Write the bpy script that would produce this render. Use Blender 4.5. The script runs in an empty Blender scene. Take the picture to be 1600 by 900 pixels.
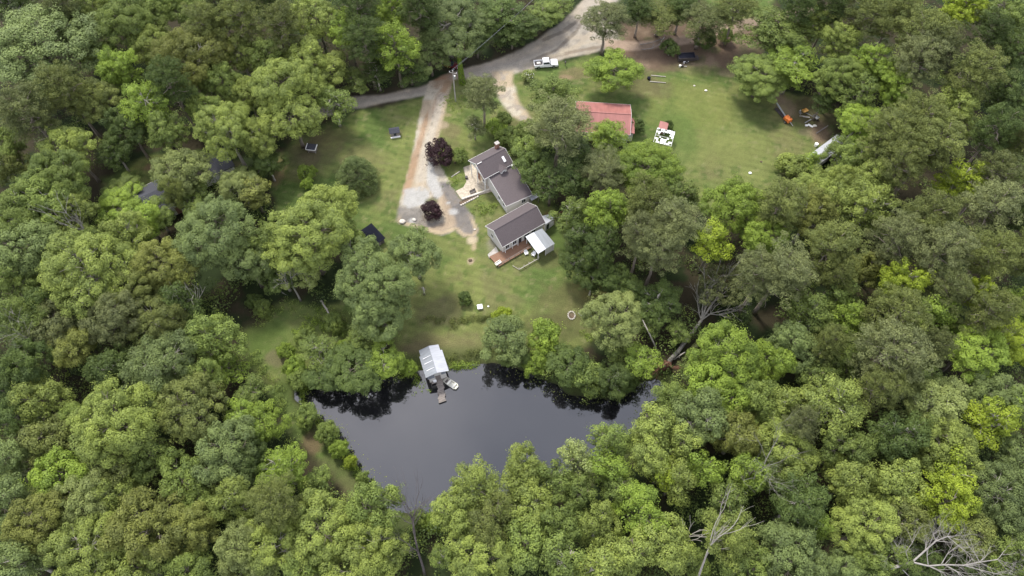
import bpy, math, random
import numpy as np
from mathutils import Vector, Matrix
R = math.radians
rng = np.random.default_rng(7)
random.seed(7)
scn = bpy.context.scene
col = scn.collection

# ------------------------------------------------------------------ camera
CAM_H = 118.0; FPX = 1066.0; PITCH = 60.0
cam = bpy.data.cameras.new('camera'); cam.lens = 24.0; cam.sensor_width = 36.0
cam.clip_end = 6000
camo = bpy.data.objects.new('camera', cam); col.objects.link(camo)
camo.location = (0, 0, CAM_H); camo.rotation_euler = (R(90 - PITCH), 0, 0)
scn.camera = camo

# ------------------------------------------------------------------ light
SUN_EL, SUN_AZ = 56.0, -28.0          # azimuth from +Y, towards +X
SUN_STRENGTH = 1.85
SKY_STRENGTH = 0.086
world = bpy.data.worlds.new('World'); scn.world = world; world.use_nodes = True
nt = world.node_tree; nt.nodes.clear()
wo = nt.nodes.new('ShaderNodeOutputWorld'); bg = nt.nodes.new('ShaderNodeBackground')
sky = nt.nodes.new('ShaderNodeTexSky'); sky.sky_type = 'NISHITA'; sky.sun_disc = False
sky.sun_elevation = R(SUN_EL); sky.sun_rotation = R(SUN_AZ)
tc = nt.nodes.new('ShaderNodeTexCoord'); nz = nt.nodes.new('ShaderNodeTexNoise')
nz.inputs['Scale'].default_value = 2.3; nz.inputs['Detail'].default_value = 4.0
cr = nt.nodes.new('ShaderNodeValToRGB')
cr.color_ramp.elements[0].position = 0.38; cr.color_ramp.elements[0].color = (4.9, 5.2, 6.3, 1)
cr.color_ramp.elements[1].position = 0.64; cr.color_ramp.elements[1].color = (9.0, 9.0, 9.9, 1)
mx = nt.nodes.new('ShaderNodeMix'); mx.data_type = 'RGBA'; mx.inputs[0].default_value = 0.86
nt.links.new(tc.outputs['Generated'], nz.inputs['Vector'])
nt.links.new(nz.outputs['Fac'], cr.inputs['Fac'])
nt.links.new(sky.outputs['Color'], mx.inputs[6]); nt.links.new(cr.outputs['Color'], mx.inputs[7])
nt.links.new(mx.outputs[2], bg.inputs['Color']); bg.inputs['Strength'].default_value = SKY_STRENGTH
nt.links.new(bg.outputs['Background'], wo.inputs['Surface'])

sl = bpy.data.lights.new('sun', 'SUN'); sl.energy = SUN_STRENGTH; sl.angle = R(12); sl.color = (1.0, 0.95, 0.86)
so = bpy.data.objects.new('sun', sl); col.objects.link(so)
el, az = R(SUN_EL), R(SUN_AZ)
sd = Vector((math.sin(az) * math.cos(el), math.cos(az) * math.cos(el), math.sin(el)))
so.rotation_euler = (-sd).to_track_quat('-Z', 'Y').to_euler(); so.location = (0, 0, 200)

vs = scn.view_settings
vs.view_transform = 'Standard'; vs.look = 'None'; vs.gamma = 1.0; vs.use_curve_mapping = False
vs.exposure = 1.48
scn.render.engine = 'CYCLES'
scn.cycles.max_bounces = 5; scn.cycles.diffuse_bounces = 3; scn.cycles.transmission_bounces = 3

# ------------------------------------------------------------------ survey helper: photo bearing -> place on the land
SP, CP = math.sin(R(PITCH)), math.cos(R(PITCH))
def at(px, py, z=0.0):
    u = (px - 800) / FPX; v = (450 - py) / FPX
    t = (CAM_H - z) / (SP - v * CP)
    return Vector((u * t, (CP + v * SP) * t, z))
def seen(x, y, z):
    d = y * CP + (CAM_H - z) * SP; v = y * SP - (CAM_H - z) * CP
    return 800 + FPX * x / d, 450 - FPX * v / d

# ------------------------------------------------------------------ materials
def newmat(name):
    m = bpy.data.materials.new(name); m.use_nodes = True
    n = m.node_tree; n.nodes.clear()
    o = n.nodes.new('ShaderNodeOutputMaterial'); p = n.nodes.new('ShaderNodeBsdfPrincipled')
    n.links.new(p.outputs[0], o.inputs[0])
    return m, n, p, o
def pmat(name, c, rough=0.7, var=0.15, scale=3.0, bump=0.0, metal=0.0, spec=0.4, streak=None):
    m, n, p, o = newmat(name)
    p.inputs['Roughness'].default_value = rough; p.inputs['Metallic'].default_value = metal
    p.inputs['Specular IOR Level'].default_value = spec
    t = n.nodes.new('ShaderNodeTexCoord'); x = n.nodes.new('ShaderNodeTexNoise')
    x.inputs['Scale'].default_value = scale; x.inputs['Detail'].default_value = 5
    src = t.outputs['Object']
    if streak:
        mp = n.nodes.new('ShaderNodeMapping'); mp.inputs['Scale'].default_value = streak
        n.links.new(src, mp.inputs[0]); src = mp.outputs[0]
    n.links.new(src, x.inputs['Vector'])
    r = n.nodes.new('ShaderNodeValToRGB')
    r.color_ramp.elements[0].position = .3; r.color_ramp.elements[1].position = .7
    r.color_ramp.elements[0].color = (*[v * (1 - var) for v in c], 1)
    r.color_ramp.elements[1].color = (*[min(1, v * (1 + var)) for v in c], 1)
    n.links.new(x.outputs['Fac'], r.inputs[0]); n.links.new(r.outputs[0], p.inputs['Base Color'])
    if bump:
        b = n.nodes.new('ShaderNodeBump'); b.inputs['Strength'].default_value = bump; b.inputs['Distance'].default_value = 0.05
        n.links.new(x.outputs['Fac'], b.inputs['Height']); n.links.new(b.outputs[0], p.inputs['Normal'])
    return m
def leafmat(name, c, hue=(1.35, 1.18, 0.8)):
    m, n, p, o = newmat(name)
    a = n.nodes.new('ShaderNodeAttribute'); a.attribute_name = 'tint'
    oi = n.nodes.new('ShaderNodeObjectInfo')
    mixc = n.nodes.new('ShaderNodeMix'); mixc.data_type = 'RGBA'
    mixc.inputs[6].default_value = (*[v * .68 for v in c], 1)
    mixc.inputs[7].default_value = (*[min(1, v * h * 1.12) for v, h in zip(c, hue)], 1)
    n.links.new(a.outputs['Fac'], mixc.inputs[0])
    hs = n.nodes.new('ShaderNodeHueSaturation')
    mr = n.nodes.new('ShaderNodeMapRange'); mr.inputs[3].default_value = .82; mr.inputs[4].default_value = 1.2
    n.links.new(oi.outputs['Random'], mr.inputs[0]); n.links.new(mr.outputs[0], hs.inputs['Value'])
    n.links.new(mixc.outputs[2], hs.inputs['Color'])
    p.inputs['Roughness'].default_value = .6; p.inputs['Specular IOR Level'].default_value = .2
    tr = n.nodes.new('ShaderNodeBsdfTranslucent'); ms = n.nodes.new('ShaderNodeMixShader'); ms.inputs[0].default_value = .2
    n.links.new(hs.outputs[0], p.inputs['Base Color']); n.links.new(hs.outputs[0], tr.inputs['Color'])
    n.links.new(p.outputs[0], ms.inputs[1]); n.links.new(tr.outputs[0], ms.inputs[2]); n.links.new(ms.outputs[0], o.inputs[0])
    return m
LEAF = {
    'light':  leafmat('leaf_light',  (0.203, 0.261, 0.071), (1.22, 1.14, .85)),
    'mid':    leafmat('leaf_mid',    (0.146, 0.204, 0.057), (1.25, 1.15, .85)),
    'blue':   leafmat('leaf_blue',   (0.146, 0.197, 0.073), (1.18, 1.12, .9)),
    'dark':   leafmat('leaf_dark',   (0.075, 0.114, 0.034), (1.25, 1.15, .85)),
    'olive':  leafmat('leaf_olive',  (0.143, 0.176, 0.055), (1.2, 1.12, .85)),
    'bright': leafmat('leaf_bright', (0.184, 0.271, 0.050), (1.25, 1.15, .85)),
    'yellow': leafmat('leaf_yellow', (0.257, 0.345, 0.042), (1.22, 1.12, .85)),
    'brown':  leafmat('leaf_brown',  (0.169, 0.197, 0.055), (1.18, 1.1, .85)),
    'pine':   leafmat('leaf_pine',   (0.116, 0.142, 0.052), (1.2, 1.12, .9)),
    'grey':   leafmat('leaf_grey',   (0.154, 0.180, 0.076), (1.15, 1.1, .9)),
    'pale':   leafmat('leaf_pale',   (0.223, 0.273, 0.093), (1.15, 1.1, .95)),
    'purple': leafmat('leaf_purple', (0.034, 0.018, 0.021), (1.3, 1.1, 1.1)),
    'ivy':    leafmat('leaf_ivy',    (0.118, 0.191, 0.029)),
}
TONEWORD = {'light': 'light green', 'mid': 'mid green', 'blue': 'grey-green', 'dark': 'dark green', 'olive': 'olive green',
            'bright': 'bright green', 'yellow': 'yellow-green', 'brown': 'brownish olive', 'pine': 'dull olive',
            'grey': 'greyish green', 'pale': 'pale green', 'purple': 'dark purple', 'ivy': 'ivy green'}
M = {
    'bark': pmat('bark', (.17, .145, .115), .9, .35, 2.0, streak=(3, 3, .6)),
    'pinebark': pmat('pine_bark', (.26, .22, .18), .9, .3, 2.0, streak=(3, 3, .6)),
    'palebark': pmat('pale_bark', (.38, .35, .30), .9, .25, 2.0, streak=(3, 3, .6)),
    'deadwood': pmat('dead_wood', (.26, .242, .22), .9, .25, 2.0),
    'darkwood': pmat('dark_dead_wood', (.10, .085, .08), .9, .3, 2.0),
    'shingle': pmat('shingle', (.092, .076, .078), .9, .3, 7.0, .3, streak=(1, 3, 1)),
    'shingle_dark': pmat('shingle_dark', (.045, .047, .058), .85, .25, 5.0, .2),
    'redmetal': pmat('red_metal', (.27, .108, .092), .5, .16, .9, streak=(1.5, .3, 1)),
    'whitewall': pmat('white_siding', (.62, .60, .56), .7, .08, 1.5, streak=(.4, .4, 8)),
    'trim': pmat('white_trim', (.74, .73, .70), .55, .05),
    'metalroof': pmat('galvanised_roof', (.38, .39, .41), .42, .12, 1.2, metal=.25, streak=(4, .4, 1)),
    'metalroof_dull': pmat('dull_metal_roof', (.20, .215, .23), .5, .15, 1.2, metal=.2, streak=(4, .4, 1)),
    'glass': pmat('glass', (.03, .035, .045), .12, .1, spec=.8),
    'deck': pmat('deck_boards', (.20, .108, .062), .75, .22, 3.0, streak=(.6, 7, 1)),
    'greywood': pmat('grey_wood', (.20, .175, .155), .85, .35, 3.0, streak=(.6, 5, 1)),
    'brick': pmat('brick', (.26, .14, .10), .9, .35, 6.0),
    'patio': pmat('patio_stone', (.38, .33, .255), .85, .28, 2.2, .2),
    'kerbstone': pmat('kerb_stone', (.42, .40, .36), .85, .25, 3.0, .2),
    'concrete': pmat('concrete', (.33, .31, .28), .85, .25, 2.0),
    'carpaint': pmat('white_car_paint', (.80, .80, .80), .25, .02, spec=.6),
    'redpaint': pmat('dark_red_car_paint', (.10, .01, .015), .25, .05, spec=.6),
    'rubber': pmat('rubber', (.02, .02, .022), .8, .2),
    'rim': pmat('rim_metal', (.4, .4, .42), .35, .1, metal=.8),
    'lampred': pmat('red_lens', (.35, .02, .02), .3, .1),
    'lampclear': pmat('clear_lens', (.7, .7, .7), .2, .1),
    'black': pmat('black_sheet', (.010, .011, .018), .95, .2, .8, .3, spec=.1),
    'darkmetal': pmat('dark_metal', (.045, .037, .038), .6, .3, 2.0),
    'galv': pmat('galvanised', (.38, .39, .40), .4, .1, metal=.5),
    'aluminium': pmat('aluminium', (.50, .49, .42), .45, .15, metal=.3),
    'cream': pmat('cream_bench', (.68, .66, .58), .6, .08),
    'white': pmat('white_plastic', (.78, .78, .78), .45, .05),
    'orange': pmat('orange_paint', (.60, .17, .04), .5, .25, 3.0),
    'mustard': pmat('mustard_paint', (.50, .30, .09), .6, .2, 3.0),
    'clay': pmat('red_clay', (.15, .075, .048), .95, .4, 2.0, .5),
    'stone': pmat('field_stone', (.50, .46, .40), .85, .25, 3.0),
    'mulch': pmat('mulch', (.10, .07, .045), .95, .4, 4.0, .3),
    'bone': pmat('weathered_pole', (.36, .34, .31), .85, .2, 2.0),
    'twig': pmat('grey_twigs', (.19, .18, .155), .9, .3, 2.0),
}

# ------------------------------------------------------------------ mesh helpers
def tag(o, label=None, cat=None, group=None, kind=None):
    if label: o['label'] = label
    if cat: o['category'] = cat
    if group: o['group'] = group
    if kind: o['kind'] = kind
    return o
def empty(name, loc, rz=0.0, label=None, cat=None, group=None):
    o = bpy.data.objects.new(name, None); col.objects.link(o)
    o.empty_display_size = .3
    o.location = loc; o.rotation_euler = (0, 0, rz)
    return tag(o, label, cat, group)
def np_mesh(name, V, F4=None, mats=(), tint=None, colr=None, smooth=False):
    me = bpy.data.meshes.new(name)
    V = np.asarray(V, dtype=np.float32); F4 = np.asarray(F4, dtype=np.int32)
    me.vertices.add(len(V)); me.vertices.foreach_set('co', V.ravel())
    k = F4.shape[1]
    me.loops.add(F4.size); me.loops.foreach_set('vertex_index', F4.ravel())
    me.polygons.add(len(F4)); me.polygons.foreach_set('loop_start', np.arange(0, F4.size, k, dtype=np.int32))
    if tint is not None:
        a = me.attributes.new('tint', 'FLOAT', 'POINT'); a.data.foreach_set('value', np.asarray(tint, dtype=np.float32))
    if colr is not None:
        a = me.attributes.new('Col', 'FLOAT_COLOR', 'POINT'); a.data.foreach_set('color', np.asarray(colr, dtype=np.float32).ravel())
    for m in mats: me.materials.append(m)
    me.update(calc_edges=True)
    if smooth: me.polygons.foreach_set('use_smooth', np.ones(len(F4), dtype=bool))
    return me
def link(name, me, parent=None, mat=None):
    o = bpy.data.objects.new(name, me); col.objects.link(o)
    if parent: o.parent = parent
    if mat:
        if not me.materials: me.materials.append(None)
        o.material_slots[0].link = 'OBJECT'; o.material_slots[0].material = mat
    return o
class MB:
    def __init__(s): s.v = []; s.f = []
    def poly(s, pts, faces):
        b = len(s.v); s.v += [tuple(p) for p in pts]; s.f += [tuple(b + i for i in f) for f in faces]; return s
    def box(s, x0, x1, y0, y1, z0, z1, taper=0.0):
        t = taper
        P = [(x0, y0, z0), (x1, y0, z0), (x1, y1, z0), (x0, y1, z0),
             (x0 + t, y0 + t, z1), (x1 - t, y0 + t, z1), (x1 - t, y1 - t, z1), (x0 + t, y1 - t, z1)]
        return s.poly(P, [(0, 3, 2, 1), (4, 5, 6, 7), (0, 1, 5, 4), (1, 2, 6, 5), (2, 3, 7, 6), (3, 0, 4, 7)])
    def prism(s, pts, z0, z1):               # pts counter-clockwise outline in XY
        n = len(pts)
        P = [(p[0], p[1], z0) for p in pts] + [(p[0], p[1], z1) for p in pts]
        return s.poly(P, [tuple(range(n - 1, -1, -1)), tuple(range(n, 2 * n))] + [(i, (i + 1) % n, n + (i + 1) % n, n + i) for i in range(n)])
    def slab(s, quad, th):                    # quad of 3-D points, thickened downwards
        n = len(quad)
        P = [tuple(p) for p in quad] + [(p[0], p[1], p[2] - th) for p in quad]
        return s.poly(P, [tuple(range(n)), tuple(range(2 * n - 1, n - 1, -1))] + [(i, n + i, n + (i + 1) % n, (i + 1) % n) for i in range(n)])
    def side(s, pts, y0, y1):                 # outline in XZ extruded along Y
        n = len(pts)
        P = [(p[0], y0, p[1]) for p in pts] + [(p[0], y1, p[1]) for p in pts]
        return s.poly(P, [tuple(range(n)), tuple(range(2 * n - 1, n - 1, -1))] + [(i, n + i, n + (i + 1) % n, (i + 1) % n) for i in range(n)])
    def tube(s, pts, rad, k=6, cap=True):
        pts = [Vector(p) for p in pts]; n = len(pts); b = len(s.v)
        if not hasattr(rad, '__len__'): rad = [rad] * n
        prev = None
        for i, p in enumerate(pts):
            d = (pts[min(i + 1, n - 1)] - pts[max(i - 1, 0)]).normalized()
            a = d.cross(Vector((0, 0, 1)) if abs(d.z) < .95 else Vector((1, 0, 0))).normalized() if prev is None else (prev - d * prev.dot(d)).normalized()
            prev = a; c = d.cross(a)
            for j in range(k):
                t = 2 * math.pi * j / k
                s.v.append(tuple(p + (a * math.cos(t) + c * math.sin(t)) * rad[i]))
        for i in range(n - 1):
            for j in range(k):
                j2 = (j + 1) % k
                s.f.append((b + i * k + j, b + i * k + j2, b + (i + 1) * k + j2, b + (i + 1) * k + j))
        if cap:
            s.f.append(tuple(b + j for j in range(k))[::-1]); s.f.append(tuple(b + (n - 1) * k + j for j in range(k)))
        return s
    def disc(s, c, axis, r, w, k=14):
        a = Vector(axis).normalized(); return s.tube([Vector(c) - a * w / 2, Vector(c) + a * w / 2], r, k)
    def blob(s, c, r, sq=(1, 1, 1), seed=0, k=7):
        rr = random.Random(seed); b = len(s.v)
        rings = [(-.95, .3), (-.5, .85), (.1, 1), (.6, .78), (.95, .25)]
        for h, q in rings:
            for j in range(k):
                t = 2 * math.pi * j / k; f = q * r * rr.uniform(.82, 1.12)
                s.v.append((c[0] + f * math.cos(t) * sq[0], c[1] + f * math.sin(t) * sq[1], c[2] + h * r * sq[2] * rr.uniform(.92, 1.05)))
        for i in range(len(rings) - 1):
            for j in range(k):
                j2 = (j + 1) % k; s.f.append((b + i * k + j, b + i * k + j2, b + (i + 1) * k + j2, b + (i + 1) * k + j))
        s.f.append(tuple(b + j for j in range(k))[::-1]); s.f.append(tuple(b + 4 * k + j for j in range(k)))
        return s
    def build(s, name, mat, parent=None, bevel=0.0, smooth=False):
        me = bpy.data.meshes.new(name); me.from_pydata(s.v, [], s.f); me.materials.append(mat); me.update()
        if smooth: me.polygons.foreach_set('use_smooth', [True] * len(me.polygons))
        o = link(name, me, parent)
        if bevel:
            md = o.modifiers.new('bevel', 'BEVEL'); md.width = bevel; md.segments = 2; md.limit_method = 'ANGLE'
        return o

# ------------------------------------------------------------------ numpy noise
def vnoise(x, y, scale, seed):
    r = np.random.default_rng(seed); g = r.random((256, 256))
    X = x / scale + 1000.37; Y = y / scale + 1000.71
    xi = np.floor(X).astype(int); yi = np.floor(Y).astype(int); fx = X - xi; fy = Y - yi
    fx = fx * fx * (3 - 2 * fx); fy = fy * fy * (3 - 2 * fy)
    a = g[xi & 255, yi & 255]; b = g[(xi + 1) & 255, yi & 255]; c = g[xi & 255, (yi + 1) & 255]; d = g[(xi + 1) & 255, (yi + 1) & 255]
    return (a * (1 - fx) + b * fx) * (1 - fy) + (c * (1 - fx) + d * fx) * fy
def fbm(x, y, scale, seed, n=4):
    t = 0; w = 0
    for i in range(n):
        t = t + vnoise(x, y, scale / 2 ** i, seed + i) * .55 ** i; w += .55 ** i
    return t / w
def sdf(x, y, poly):                          # signed distance, positive inside
    P = np.array([(p[0], p[1]) for p in poly]); d = np.full(x.shape, 1e9); ins = np.zeros(x.shape, bool)
    n = len(P)
    for i in range(n):
        a = P[i]; b = P[(i + 1) % n]; e = b - a
        wx = x - a[0]; wy = y - a[1]
        t = np.clip((wx * e[0] + wy * e[1]) / (e @ e + 1e-9), 0, 1)
        d = np.minimum(d, (wx - t * e[0]) ** 2 + (wy - t * e[1]) ** 2)
        c = ((a[1] > y) != (b[1] > y)) & (x < (b[0] - a[0]) * (y - a[1]) / (b[1] - a[1] + 1e-12) + a[0])
        ins ^= c
    d = np.sqrt(d); return np.where(ins, d, -d)
def ss(v, a, b):
    t = np.clip((v - a) / (b - a), 0, 1); return t * t * (3 - 2 * t)
def gp(pts, z=0.0): return [at(p[0], p[1], z) for p in pts]

# ------------------------------------------------------------------ the lie of the land
WATER_Z = -1.0
POND = gp([(464, 608), (500, 604), (560, 600), (620, 590), (650, 582), (700, 573), (770, 571), (800, 574), (830, 590), (870, 606),
           (890, 620), (940, 628), (980, 622), (1000, 602), (1025, 596), (1036, 606), (1020, 628), (1002, 645), (985, 675), (940, 715),
           (890, 745), (820, 765), (750, 785), (705, 798), (655, 800), (615, 796), (592, 780), (580, 755), (562, 735), (542, 702), (527, 672), (507, 652),
           (482, 638), (464, 622)], WATER_Z)
LAWN = gp([(430, 245), (470, 212), (548, 178), (655, 155), (720, 118), (800, 112), (925, 88), (1040, 85), (1165, 88), (1200, 140),
           (1262, 150), (1312, 190), (1290, 225), (1240, 290), (1110, 335), (1070, 300), (1050, 250), (990, 225), (900, 220), (830, 225),
           (850, 300), (875, 340), (895, 415), (950, 455), (948, 505), (905, 545), (850, 565), (730, 576), (625, 576), (615, 530),
           (560, 545), (500, 580), (465, 600), (455, 620), (475, 655), (505, 690), (575, 765), (560, 780), (520, 745), (470, 700), (440, 650),
           (395, 580), (380, 520), (440, 470), (530, 480), (560, 440), (540, 390), (450, 360), (425, 300)])
LAWN2 = gp([(160, 280), (240, 243), (320, 236), (300, 300), (240, 320), (180, 310)])
LAWN3 = gp([(1085, -20), (1210, -20), (1210, 35), (1120, 34)])
STRAW = gp([(975, 40), (1080, 30), (1180, 40), (1185, 95), (1150, 108), (1060, 105), (1000, 115), (985, 95), (960, 92), (955, 70)])
ROAD = gp([(400, 196), (480, 172), (548, 153), (600, 148), (660, 134), (695, 116), (720, 108), (760, 98), (800, 84), (840, 62), (880, 33),
           (905, 8), (925, -30), (985, -30), (965, 5), (958, 40), (970, 62), (945, 78), (905, 87), (860, 98), (815, 113), (770, 120), (715, 124),
           (700, 130), (668, 149), (640, 153), (605, 161), (548, 172), (480, 190), (400, 214)])
TRACK = gp([(945, 60), (1000, 66), (1070, 56), (1130, 38), (1200, 22), (1270, 10), (1270, 24), (1200, 37), (1140, 50), (1080, 68), (1000, 79), (945, 78)])
DRIVE = gp([(672, 126), (708, 124), (702, 150), (692, 190), (680, 235), (690, 262), (704, 288), (720, 310), (740, 338), (748, 360), (742, 371),
            (722, 370), (712, 360), (690, 368), (655, 358), (624, 350), (619, 345), (627, 305), (637, 270), (645, 235), (652, 195), (660, 160), (666, 140)])
DRIVE2 = gp([(768, 112), (802, 110), (800, 130), (812, 162), (832, 186), (822, 192), (800, 182), (784, 160), (772, 138)])

NX0, NX1, NY0, NY1, ST = -150., 150., -14., 186., 0.42
xs = np.arange(NX0, NX1 + .01, ST); ys = np.arange(NY0, NY1 + .01, ST)
GX, GY = np.meshgrid(xs, ys, indexing='ij')
wob = (fbm(GX, GY, 3.0, 11) - .5) * 1.6
wob2 = (fbm(GX, GY, 1.2, 21) - .5) * .9
d_pond = sdf(GX, GY, POND) + (fbm(GX, GY, 2.2, 33) - .5) * .9
d_lawn = np.maximum(np.maximum(sdf(GX, GY, LAWN), sdf(GX, GY, LAWN2)), sdf(GX, GY, LAWN3)) + wob * 1.6
d_road = sdf(GX, GY, ROAD) + wob * .7; d_track = sdf(GX, GY, TRACK) + wob * .5
d_drive = sdf(GX, GY, DRIVE) + wob2 * .7; d_drive2 = sdf(GX, GY, DRIVE2) + wob * .6
d_straw = sdf(GX, GY, STRAW) + wob * 2.5
GZ = np.where(d_pond > -3.2, -1.35 * ss(d_pond, -3.2, 1.0), 0.0) - 1.4 * ss(d_pond, .8, 6.0)
paved = (d_road > -.4) | (d_drive > -.4) | (d_drive2 > -.4) | (d_track > -.4)
GZ += np.where(paved, 0, (fbm(GX, GY, 1.1, 51) - .5) * .10)
for c, rad, hgt in ((at(1278, 208), 2.3, .5),):         # spoil heap
    GZ += hgt * np.exp(-((GX - c.x) ** 2 + (GY - c.y) ** 2) / rad ** 2 * 1.5)

def C(*c): return np.array(c)
def mixc(A, B, w): return A * (1 - w[..., None]) + B * w[..., None]
n1 = fbm(GX, GY, 16, 61); n2 = fbm(GX, GY, 5, 71); n3 = fbm(GX, GY, 1.6, 81, 3); n4 = vnoise(GX, GY, .6, 91)
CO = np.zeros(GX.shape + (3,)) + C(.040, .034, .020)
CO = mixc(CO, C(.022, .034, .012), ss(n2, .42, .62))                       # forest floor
lawn = np.zeros_like(CO) + C(.132, .152, .050)
lawn = mixc(lawn, C(.086, .124, .034), ss(n1, .45, .62))
lawn = mixc(lawn, C(.160, .182, .058), ss(n2, .50, .72) * .75)
lawn = mixc(lawn, C(.135, .125, .060), ss(fbm(GX, GY, 8, 101), .60, .74) * .55)
nf = fbm(GX, GY, 1.3, 301, 2); lawn = mixc(lawn, C(.058, .098, .022), ss(nf, .60, .78) * .6); lawn = mixc(lawn, C(.185, .180, .085), ss(fbm(GX, GY, 1.0, 311, 2), .66, .82) * .6)
stripe = np.sin((GX * .35 + GY * 1.0) * 3.4 + 5 * (n1 - .5)) * .5 + .5
lawn = lawn * (1 + .18 * (stripe - .5))[..., None]
def spot(px, py, rx, ry, soft=.5):                                          # elliptical patch mask, radii in metres
    c = at(px, py); q = np.sqrt(((GX - c.x) / rx) ** 2 + ((GY - c.y) / ry) ** 2) + (n3 - .5) * .7 + (n2 - .5) * .5
    return 1 - ss(q, 1 - soft, 1 + soft * .3)
for px, py, rx, ry, c, w in [
        (905, 470, 9, 6, (.110, .098, .045), .6), (870, 510, 8, 4, (.085, .088, .036), .6), (930, 455, 4, 4, (.15, .13, .045), .6),
        (700, 540, 10, 3, (.135, .120, .058), .75), (660, 548, 4, 2, (.125, .105, .06), .6), (690, 485, 6, 4, (.115, .100, .055), .55),
        (560, 250, 7, 6, (.140, .125, .060), .55), (500, 240, 5, 7, (.125, .112, .055), .6), (475, 235, 5, 5, (.115, .095, .06), .6),
        (520, 215, 6, 4, (.14, .12, .06), .5), (432, 270, 2.5, 5, (.20, .14, .08), .7),
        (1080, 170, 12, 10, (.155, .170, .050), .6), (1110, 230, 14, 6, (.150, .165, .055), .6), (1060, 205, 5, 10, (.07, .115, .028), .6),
        (1180, 170, 6, 9, (.062, .088, .026), .6), (960, 155, 9, 3, (.055, .085, .022), .6), (900, 115, 5, 2.5, (.17, .13, .075), .6),  # first two: soft tree shadows painted into the lawn colour
        (885, 122, 2, 1.2, (.26, .18, .12), .6), (1000, 130, 6, 5, (.120, .100, .052), .6), (1170, 100, 6, 4, (.15, .12, .085), .7),
        (1265, 175, 7, 7, (.095, .078, .045), .8), (1225, 165, 3, 5, (.25, .19, .13), .7), (1217, 150, 2, 3, (.28, .21, .15), .7),
        (1283, 210, 3.4, 3.6, (.19, .135, .095), .9), (1257, 207, 2, 1.5, (.20, .16, .11), .5),
        (433, 558, 3.0, 2.0, (.20, .135, .11), 1.0), (370, 470, 6, 5, (.085, .052, .040), .9), (395, 490, 4, 3, (.10, .065, .045), .8),
        (250, 262, 6, 1.6, (.20, .125, .08), .8), (420, 230, 4, 4, (.08, .06, .05), .6),
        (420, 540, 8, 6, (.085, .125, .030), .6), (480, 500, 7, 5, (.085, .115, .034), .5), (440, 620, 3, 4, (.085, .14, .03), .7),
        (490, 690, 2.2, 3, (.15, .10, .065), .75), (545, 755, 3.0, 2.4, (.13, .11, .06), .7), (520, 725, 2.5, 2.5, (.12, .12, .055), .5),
        (735, 407, .9, 1.1, (.36, .28, .20), .95), (738, 375, 1.2, 1.3, (.42, .35, .25), .95), (741, 386, .7, 1.2, (.38, .30, .2), .8),
        (640, 175, 3, 2, (.105, .14, .034), .6), (705, 205, 3, 2.5, (.16, .14, .07), .7), (692, 196, 1.4, 1.2, (.30, .24, .17), .8), (700, 180, 1.2, .8, (.26, .2, .13), .5),
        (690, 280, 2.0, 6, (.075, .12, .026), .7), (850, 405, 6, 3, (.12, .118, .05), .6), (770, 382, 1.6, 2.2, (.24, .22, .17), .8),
        (757, 390, 2, 2, (.13, .15, .06), .5), (1035, 140, 3, 3, (.11, .10, .05), .5), (1140, 115, 3, 1.5, (.22, .17, .12), .5),
        (617, 208, 2.0, 1.4, (.20, .17, .10), .6), (860, 340, 2.5, 2, (.16, .10, .05), .7)]:
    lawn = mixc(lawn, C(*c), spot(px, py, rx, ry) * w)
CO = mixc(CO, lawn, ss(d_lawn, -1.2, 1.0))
straw = np.zeros_like(CO) + C(.125, .088, .062); straw = mixc(straw, C(.19, .14, .10), ss(n2, .45, .7)); straw = mixc(straw, C(.085, .09, .04), ss(fbm(GX, GY, 4, 131), .55, .7) * .6)
CO = mixc(CO, straw, ss(d_straw, -2.0, 2.0))
# wet bank
CO = mixc(CO, C(.075, .10, .03), ss(d_pond, -4.5, -2.5) * .6)
CO = mixc(CO, C(.022, .018, .014), ss(d_pond, -1.0, 0.0))
# road, track, drives: dusty wheel-worn surfaces
def along(poly_px, width, soft=.3, z=0.0):
    best = np.full(GX.shape, 1e9)
    P = [at(*p) for p in poly_px]
    for a, b in zip(P[:-1], P[1:]):
        ex, ey = b.x - a.x, b.y - a.y
        t = np.clip(((GX - a.x) * ex + (GY - a.y) * ey) / (ex * ex + ey * ey), 0, 1)
        best = np.minimum(best, np.hypot(GX - a.x - t * ex, GY - a.y - t * ey))
    return 1 - ss(best + (n3 - .5) * .5, width * (1 - soft), width * (1 + soft))
road = np.zeros_like(CO) + C(.335, .300, .255)
road = mixc(road, C(.240, .218, .192), ss(n2, .45, .66) * .7)
road = mixc(road, C(.36, .31, .245), ss(fbm(GX, GY, 6, 141), .48, .66) * .7)
n5 = vnoise(GX, GY, .45, 321); road = mixc(road, C(.16, .145, .13), ss(n5, .7, .95) * .5)
for off, c, w in [(0, (.255, .235, .212), .5), (9, (.33, .30, .26), .6), (-6, (.32, .28, .24), .4)]:
    road = mixc(road, C(*c), along([(545, 160 + off * .5), (660, 143 + off * .5), (720, 116 + off * .5), (800, 98 + off * .6), (860, 74 + off * .8), (900, 48 + off), (930, 10 + off)], .75) * w)
for k, (pts, c) in enumerate([
        ([(870, 85), (905, 70), (935, 62), (960, 68)], (.38, .33, .26)), ([(850, 92), (900, 80), (945, 72)], (.20, .16, .125)),
        ([(880, 60), (915, 58), (940, 66)], (.36, .31, .25)), ([(830, 95), (870, 78), (900, 50), (915, 25)], (.17, .145, .12)),
        ([(860, 70), (895, 40), (925, 0)], (.33, .29, .24)), ([(900, 75), (925, 50), (935, 20)], (.35, .3, .24)),
        ([(820, 104), (850, 90), (880, 84)], (.33, .29, .23)), ([(850, 62), (880, 50), (905, 30)], (.15, .13, .11))]):
    road = mixc(road, C(*c), along(pts, .45 + .12 * (k % 3)) * .75)
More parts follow.
